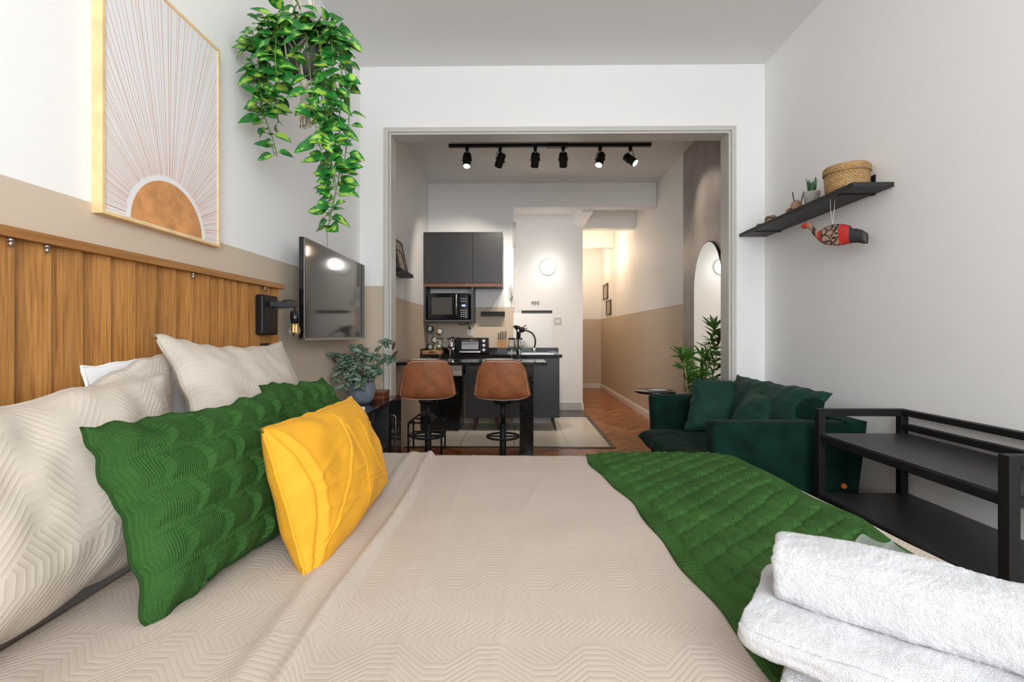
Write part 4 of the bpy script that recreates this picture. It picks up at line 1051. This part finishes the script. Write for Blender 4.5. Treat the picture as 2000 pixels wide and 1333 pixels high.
# ---------------------------------------------------------------- things on the worktop
ZW = .9186
t = thing('mug_tree', 'pale wooden mug tree hung with green mugs at the left of the worktop', 'mug tree', (-1.035, 5.70, ZW + .04))
MB().lathe([(.0005, 0), (.05, 0), (.05, .012), (.012, .016), (.011, .335), (.0005, .34)], (-1.035, 5.70, ZW + .03)).build('post', M['post_wood'], parent=t)
box('stand', (-1.11, 5.62, ZW), (-.96, 5.80, ZW + .03), M['black'], parent=t)
MG = 'green mugs on the mug tree'
for i, (dx, z, s_) in enumerate(((-.055, 1.225, -1), (.062, 1.195, 1), (.0, 1.09, 0), (-.05, 1.00, -1), (.05, .995, 1))):
    c = Vector((-1.035 + dx, 5.675, z))
    mt_ = thing('green_mug', ['upper left green mug on the mug tree', 'upper right green mug on the mug tree', 'green mug in the middle of the mug tree', 'lower left green mug on the mug tree', 'lower right green mug on the mug tree'][i], 'mug', c, MG)
    ax = Vector((s_ * .25, -1, .1)).normalized()
    MB().tube([c + ax * .035, c + ax * .03, c - ax * .035], [.036, .037, .033], 24, cap=False).tube([c - ax * .034, c - ax * .036], .033, 24).build('cup', M['green_mug'], parent=mt_)
    MB().tube([c + ax * .010, c + ax * .0095], .029, 24).build('inside', M['plate'], parent=mt_, label='pale inside')
    q = Vector((.0, 0, -1)); MB().tube([c + q * .034 + ax * .02, c + q * .056 + ax * .01, c + q * .056 - ax * .012, c + q * .034 - ax * .022], .005, 6).build('handle', M['green_mug'], parent=mt_)
mb = MB(); mb.box((-1.14, 5.43, ZW), (-.915, 5.60, ZW + .012)); mb.box((-1.14, 5.43, ZW + .012), (-.915, 5.445, ZW + .042)); mb.box((-1.14, 5.585, ZW + .012), (-.915, 5.60, ZW + .042)); mb.box((-1.14, 5.445, ZW + .012), (-1.125, 5.585, ZW + .042)); mb.box((-.93, 5.445, ZW + .012), (-.915, 5.585, ZW + .042))
t_ = mb.build('wooden_tray', M['chop'], label='honey wooden serving tray at the left front of the worktop', cat='tray', bevel=.002)
box('grip_slot', (-1.06, 5.428, ZW + .018), (-.99, 5.431, ZW + .03), M['black'], parent=t_)
t = thing('coffee_pot', 'shiny steel coffee pot left of the toaster oven', 'coffee pot', (-.80, 5.60, ZW))
MB().lathe([(.0005, .012), (.05, .012), (.052, .06), (.042, .12), (.040, .17), (.046, .18), (.0005, .185)], (-.80, 5.60, ZW), 32).build('jug', M['steel'], parent=t)
MB().cyl((-.80, 5.60, ZW), (-.80, 5.60, ZW + .012), .058).box((-.765, 5.60, ZW), (-.72, 5.68, ZW + .20)).build('black_body', M['black'], parent=t)
MB().lathe([(.0005, 0), (.034, 0), (.034, .012), (.012, .024), (.0005, .026)], (-.80, 5.60, ZW + .184)).build('lid', M['black'], parent=t)
t = thing('toaster_oven', 'black toaster oven with glass door and silver knobs on the worktop', 'oven', (-.53, 5.65, ZW))
ox0, ox1, oz0, oz1, oy = -.715, -.365, ZW + .012, ZW + .195, 5.52
box('body', (ox0, oy, oz0), (ox1, 5.80, oz1), M['black'], parent=t, bevel=.004)
dd = box('door', (ox0 + .02, oy - .012, oz0 + .03), (ox0 + .255, oy, oz1 - .012), M['black_gloss'], parent=t, bevel=.002)
box('door_glass', (ox0 + .035, oy - .0135, oz0 + .045), (ox0 + .24, oy - .012, oz1 - .045), mat('pale_oven_glass', (.42, .46, .47), .12), parent=dd, label='pale reflecting oven glass')
MB().tube([(ox0 + .04, oy - .012, oz1 - .028), (ox0 + .04, oy - .03, oz1 - .028), (ox0 + .235, oy - .03, oz1 - .028), (ox0 + .235, oy - .012, oz1 - .028)], .006).build('handle', M['steel'], parent=dd)
box('lower_strip', (ox0 + .01, oy - .006, oz0 + .004), (ox0 + .262, oy, oz0 + .024), M['silver'], parent=t)
for k in range(3): MB().cyl((ox1 - .045, oy - .016, oz1 - .035 - k * .055), (ox1 - .045, oy, oz1 - .035 - k * .055), .017, n=20).build('knob', M['silver'], parent=t)
for x in (ox0 + .03, ox1 - .03):
    for y in (oy + .03, 5.77): MB().cyl((x, y, ZW), (x, y, oz0), .01).build('foot', M['black'], parent=t)
t = thing('knife_block', 'wooden knife block with black-handled knives on the worktop', 'knife block', (-.195, 5.70, ZW))
box('block', (-.252, 5.66, ZW + .065), (-.140, 5.76, ZW + .165), M['chop'], parent=t, bevel=.004)
box('block_foot', (-.256, 5.655, ZW), (-.134, 5.77, ZW + .065), M['charcoal'], parent=t)
for k in range(5):
    x = -.240 + k * .0225; MB().bar((x, 5.70, ZW + .165), (x + .001, 5.70, ZW + .255 + .008 * (k % 3) + k * .004), .011, .018).build('knife_handle', M['black'], parent=t, bevel=.003)
# filter tap
t = thing('kitchen_tap', 'black kitchen tap with chunky head and curved spout near the sink', 'tap', (0.0, 5.82, ZW))
MB().cyl((.0, 5.82, ZW), (.0, 5.82, 1.22), .016).build('column', M['black'], parent=t)
mb = MB(); mb.sphere((.005, 5.80, 1.235), .038, sc=(1.1, .8, .8), n=14); mb.sphere((.05, 5.80, 1.215), .036, sc=(1.2, .8, 1), n=14); mb.sphere((-.02, 5.79, 1.255), .026, n=12, sc=(1.4, 1, .7)); mb.bar((.06, 5.80, 1.24), (.11, 5.80, 1.275), .012); mb.bar((.07, 5.80, 1.22), (.125, 5.80, 1.235), .010); mb.cyl((.02, 5.80, 1.22), (.02, 5.80, 1.10), .022, .016)
mb.build('tap_head', M['black'], parent=t); mb = MB(); mb.sphere((.008, 5.765, 1.20), .018, sc=(.8, .5, 1.3), n=12); mb.build('lever', M['steel'], parent=t)
MB().tube(catmull([(.085, 5.80, 1.205), (.13, 5.80, 1.20), (.19, 5.79, 1.165), (.222, 5.78, 1.10), (.222, 5.78, 1.03), (.210, 5.78, .985)], 8), .010, 10).build('spout', M['black'], parent=t)
MB().cyl((.210, 5.78, .985), (.210, 5.78, .925), .014, .016).build('spout_end', M['white_plastic'], parent=t)
# small shelf and outlet on the kitchen wall
MB().box((-.470, 5.80, 1.395), (-.165, YK, 1.415)).box((-.470, 5.88, 1.415), (-.165, YK, 1.452)).box((-.470, 5.80, 1.415), (-.165, 5.812, 1.436)).build('wall_ledge', M['black'], label='short black ledge on the wall right of the microwave', cat='shelf')
t = thing('power_outlet', 'white wall outlet with a black plug above the toaster oven', 'outlet', (-.61, YK, 1.16))
box('plate', (-.655, YK - .012, 1.14), (-.575, YK, 1.245), M['white_plastic'], parent=t, bevel=.003)
mb = MB(); mb.cyl((-.62, YK - .012, 1.235), (-.62, YK - .05, 1.235), .016, n=16); mb.tube(catmull([(-.62, YK - .04, 1.24), (-.63, YK - .045, 1.28), (-.66, YK - .05, 1.315), (-.72, YK - .05, 1.325), (-.76, YK - .05, 1.305), (-.74, YK - .05, 1.285), (-.69, YK - .05, 1.285), (-.64, YK - .06, 1.31), (-.62, YK - .06, 1.308)], 6), .0045, 6)
mb.build('plug_and_cord', M['black'], parent=t, label='black plug with looped cord')
t = thing('light_switch', 'pale square light switch on the white recess wall', 'switch', (.613, YR, 1.31))
box('plate', (.555, YR - .01, 1.305), (.668, YR, 1.412), M['base_gray'], parent=t, bevel=.003); box('rocker', (.585, YR - .014, 1.34), (.638, YR - .01, 1.378), M['white_plastic'], parent=t)
mb = MB()
for x in (.215, .255, .295): mb.tube([(x, YR, 1.63), (x, YR - .02, 1.64), (x + .015, YR - .025, 1.665), (x + .022, YR - .01, 1.63), (x + .02, YR - .02, 1.60)], .005, 6)
mb.build('wire_hook', M['charcoal'], label='little dark wire hook on the white recess wall below the round lamp', cat='hook')
t = thing('intercom_phone', 'white intercom handset with coiled cord on the kitchen wall corner', 'intercom', (-.05, 5.9, 1.55))
box('cradle', (-.105, YK - .03, 1.62), (-.062, YK, 1.78), M['white_plastic'], parent=t, bevel=.006)
MB().tube([(-.075, YK - .04, 1.80), (-.078, YK - .055, 1.74), (-.075, YK - .055, 1.67), (-.07, YK - .04, 1.62)], .010, 8).build('handset', M['base_gray'], parent=t)
MB().tube([(-.072 + .006 * math.cos(k), YK - .03 + .006 * math.sin(k), 1.62 - .003 * k) for k in range(30)], .0025, 5).build('cord', M['base_gray'], parent=t)
MB().tube([(-.045, YK + .012, 2.29), (-.045, YK + .012, 2.61)], .022, 16).build('tube_lamp', M['white_plastic'], label='slim white tube lamp high on the wall corner by the recess', cat='lamp')

# left kitchen wall shelf with leaning pictures
t = thing('picture_ledge', 'short black picture ledge on the left kitchen wall', 'shelf', (XL, 4.25, 1.71))
box('board', (XL, 4.02, 1.712), (XL + .125, 4.50, 1.742), M['black'], parent=t)
def leaning(y0, y1, xb, xt, z0, z1, lb):
    o = thing('leaning_picture', lb, 'picture', (xb, (y0 + y1) / 2, z0), 'pictures leaning on the ledge')
    def fr(u0, u1, w0, w1, th, m, nm, off=0):
        mb = MB(); P = []
        for u, w in ((u0, w0), (u1, w0), (u1, w1), (u0, w1)):
            P.append(Vector((xb + (xt - xb) * w + off, y0 + (y1 - y0) * u, z0 + (z1 - z0) * w)))
        mb.v = [tuple(p) for p in P] + [tuple(p + Vector((th, 0, 0))) for p in P]
        for q in ((3, 2, 1, 0), (4, 5, 6, 7), (0, 1, 5, 4), (1, 2, 6, 5), (2, 3, 7, 6), (3, 0, 4, 7)): mb.face(q)
        return mb
    a = MB()
    for z in ((0, .05, 0, 1), (.95, 1, 0, 1), (.05, .95, 0, .06), (.05, .95, .94, 1)):
        q = fr(*z, .012, None, ''); k = len(a.v); a.v += q.v
        for f in q.f: a.face([k + i for i in f])
    a.build('frame', M['leg_wood'], parent=o); fr(.05, .95, .06, .94, .004, None, '').build('print', M['cream_wire'], parent=o)
leaning(4.16, 4.46, XL + .075, XL + .012, 1.743, 2.05, 'brown-framed picture leaning at the far end of the ledge')
leaning(4.06, 4.27, XL + .100, XL + .055, 1.743, 1.93, 'smaller framed picture leaning in front on the ledge')

# ---------------------------------------------------------------- table, plates, glasses
t = thing('breakfast_table', 'black granite breakfast table fixed to the left wall with a slab leg', 'table', (-.44, 4.32, 0))
box('tabletop', (XL, 4.06, .875), (.262, 4.54, .905), M['granite'], parent=t, bevel=.003)
box('leg', (.018, 4.09, 0), (.142, 4.50, .875), M['granite'], parent=t, bevel=.003)
ZT = .9056
def glass_at(x, y, lb):
    o = thing('wine_glass', lb, 'wine glass', (x, y, ZT), 'wine glasses on the granite table')
    MB().lathe([(.0005, .0), (.034, .001), (.034, .003), (.006, .007), (.0038, .02), (.0036, .09), (.008, .099), (.026, .112), (.038, .135), (.040, .155), (.035, .195), (.031, .215), (.0298, .215), (.0335, .195), (.0385, .155), (.0365, .136), (.025, .1135), (.0005, .104)], (x, y, ZT), 28).build('goblet', M['lamp_glass'], parent=o)
def plate_at(x, y, lb):
    MB().lathe([(.0005, 0), (.075, 0), (.085, .004), (.132, .016), (.134, .019), (.130, .019), (.083, .008), (.0005, .006)], (x, y, ZT), 48).build('dinner_plate', M['plate'], label=lb, cat='plate', group='white dinner plates on the table')
glass_at(-.735, 4.30, 'wine glass beside the left plate, further left one of its pair')
glass_at(-.650, 4.38, 'wine glass of the left pair standing nearer the toaster oven')
glass_at(-.055, 4.30, 'wine glass beside the right plate, left one of its pair')
glass_at(.015, 4.36, 'rightmost wine glass on the granite table')
plate_at(-.875, 4.24, 'white dinner plate in front of the left stool'); plate_at(-.175, 4.24, 'white dinner plate in front of the right stool')

# bar stools
def make_stool(label):
    o = thing('bar_stool', label, 'bar stool', (0, 0, 0), 'tan leather bar stools')
    prof = [(-.205, .945), (-.195, .86), (-.180, .77), (-.165, .70), (-.125, .655), (-.05, .640), (.06, .642), (.15, .650), (.20, .640)]
    wd = [.150, .178, .196, .208, .212, .212, .205, .19, .165]
    pc_ = catmull([(a, b, 0) for a, b in prof], 5); wc = catmull([(w, 0, 0) for w in wd], 5)
    n = len(pc_) - 1
    def sh(u, v):
        i = min(n, int(round(v * n))); y, z = pc_[i].x, pc_[i].y; w = wc[i].x; a = u * 2 - 1
        bk = 1 - sstep(.35, .6, v)
        rt = .012 * (abs(a) ** 5) * (1 - sstep(0, .12, v))
        return Vector((w * math.sin(a * 1.35) / math.sin(1.35), y + .055 * a * a * bk, z + .045 * a * a * (1 - bk) - rt - .02 * abs(a) ** 6 * (1 - sstep(0, .08, v))))
    MB().grid(sh, 24, n).build('seat_shell', M['leather'], parent=o, solid=.022)
    ed = [sh(0, k / n) for k in range(n, -1, -1)] + [sh(k / 16, 0) for k in range(1, 17)] + [sh(1, k / n) for k in range(1, n + 1)]
    MB().tube(ed, .0135, 8).build('edge_piping', M['leather'], parent=o)
    ed2 = [p + Vector((0, -.0125, 0)) for p in ed]
    MB().tube([Vector((p.x * .985, p.y - .006, p.z)) for p in ed2], .0028, 5).tube([sh(k / 16, .52) + Vector((0, -.013, -.008)) for k in range(17)], .0026, 5).build('stitching', M['stitch'], parent=o, label='cream stitching')
    MB().cyl((0, 0, .635), (0, 0, .60), .085, .07).cyl((0, 0, .61), (0, 0, .42), .019).cyl((0, 0, .44), (0, 0, .02), .026).build('pole', M['black'], parent=o)
    MB().tube([(.13 * math.cos(a), .02 + .13 * math.sin(a), .33) for a in [2 * math.pi * k / 40 for k in range(40)]], .009, 8, closed=True).bar((-.13, .02, .33), (.13, .02, .33), .012).build('footrest', M['black'], parent=o)
    MB().lathe([(.0005, .0), (.20, 0), (.20, .008), (.15, .02), (.03, .035), (.0005, .035)], (0, 0, 0), 48).build('base_plate', M['black'], parent=o)
    MB().tube([(.03, .02, .612), (.12, .05, .60), (.155, .06, .602)], .005, 6).build('height_lever', M['black'], parent=o)
    return o
s0 = make_stool('tan leather bar stool on the left, turned slightly, beside the console')
s1 = copy_tree(s0, (-.118, 3.66, 0), R(-2), 'tan leather bar stool on the right, beside the granite table leg')
s0.location = (-.725, 3.68, 0); s0.rotation_euler = (0, 0, R(9))

# low stool
t = thing('low_stool', 'low black metal stool with a curved seat beneath the left bar stool', 'stool', (-.90, 4.55, 0))
def seat(u, v):
    a = u * 2 - 1; return Vector((-.93 + a * .11 , 4.36 + v * .26, .375 - .075 * a * a))
MB().grid(seat, 16, 4).build('seat', M['black_board'], parent=t, solid=.012)
for x in (-1.055, -.735):
    for y in (4.38, 4.60): MB().cyl((x, y, .30), (x, y, 0), .009, n=10).build('leg', M['black'], parent=t)
mb = MB()
for z in (.30, .17):
    for y in (4.38, 4.60): mb.tube([(-1.055, y, z), (-.735, y, z)], .007, 8)
    for x in (-1.055, -.735): mb.tube([(x, 4.38, z), (x, 4.60, z)], .007, 8)
mb.build('rails', M['black'], parent=t)

for o in bpy.data.objects:
    if '_w' in o: del o['_w']
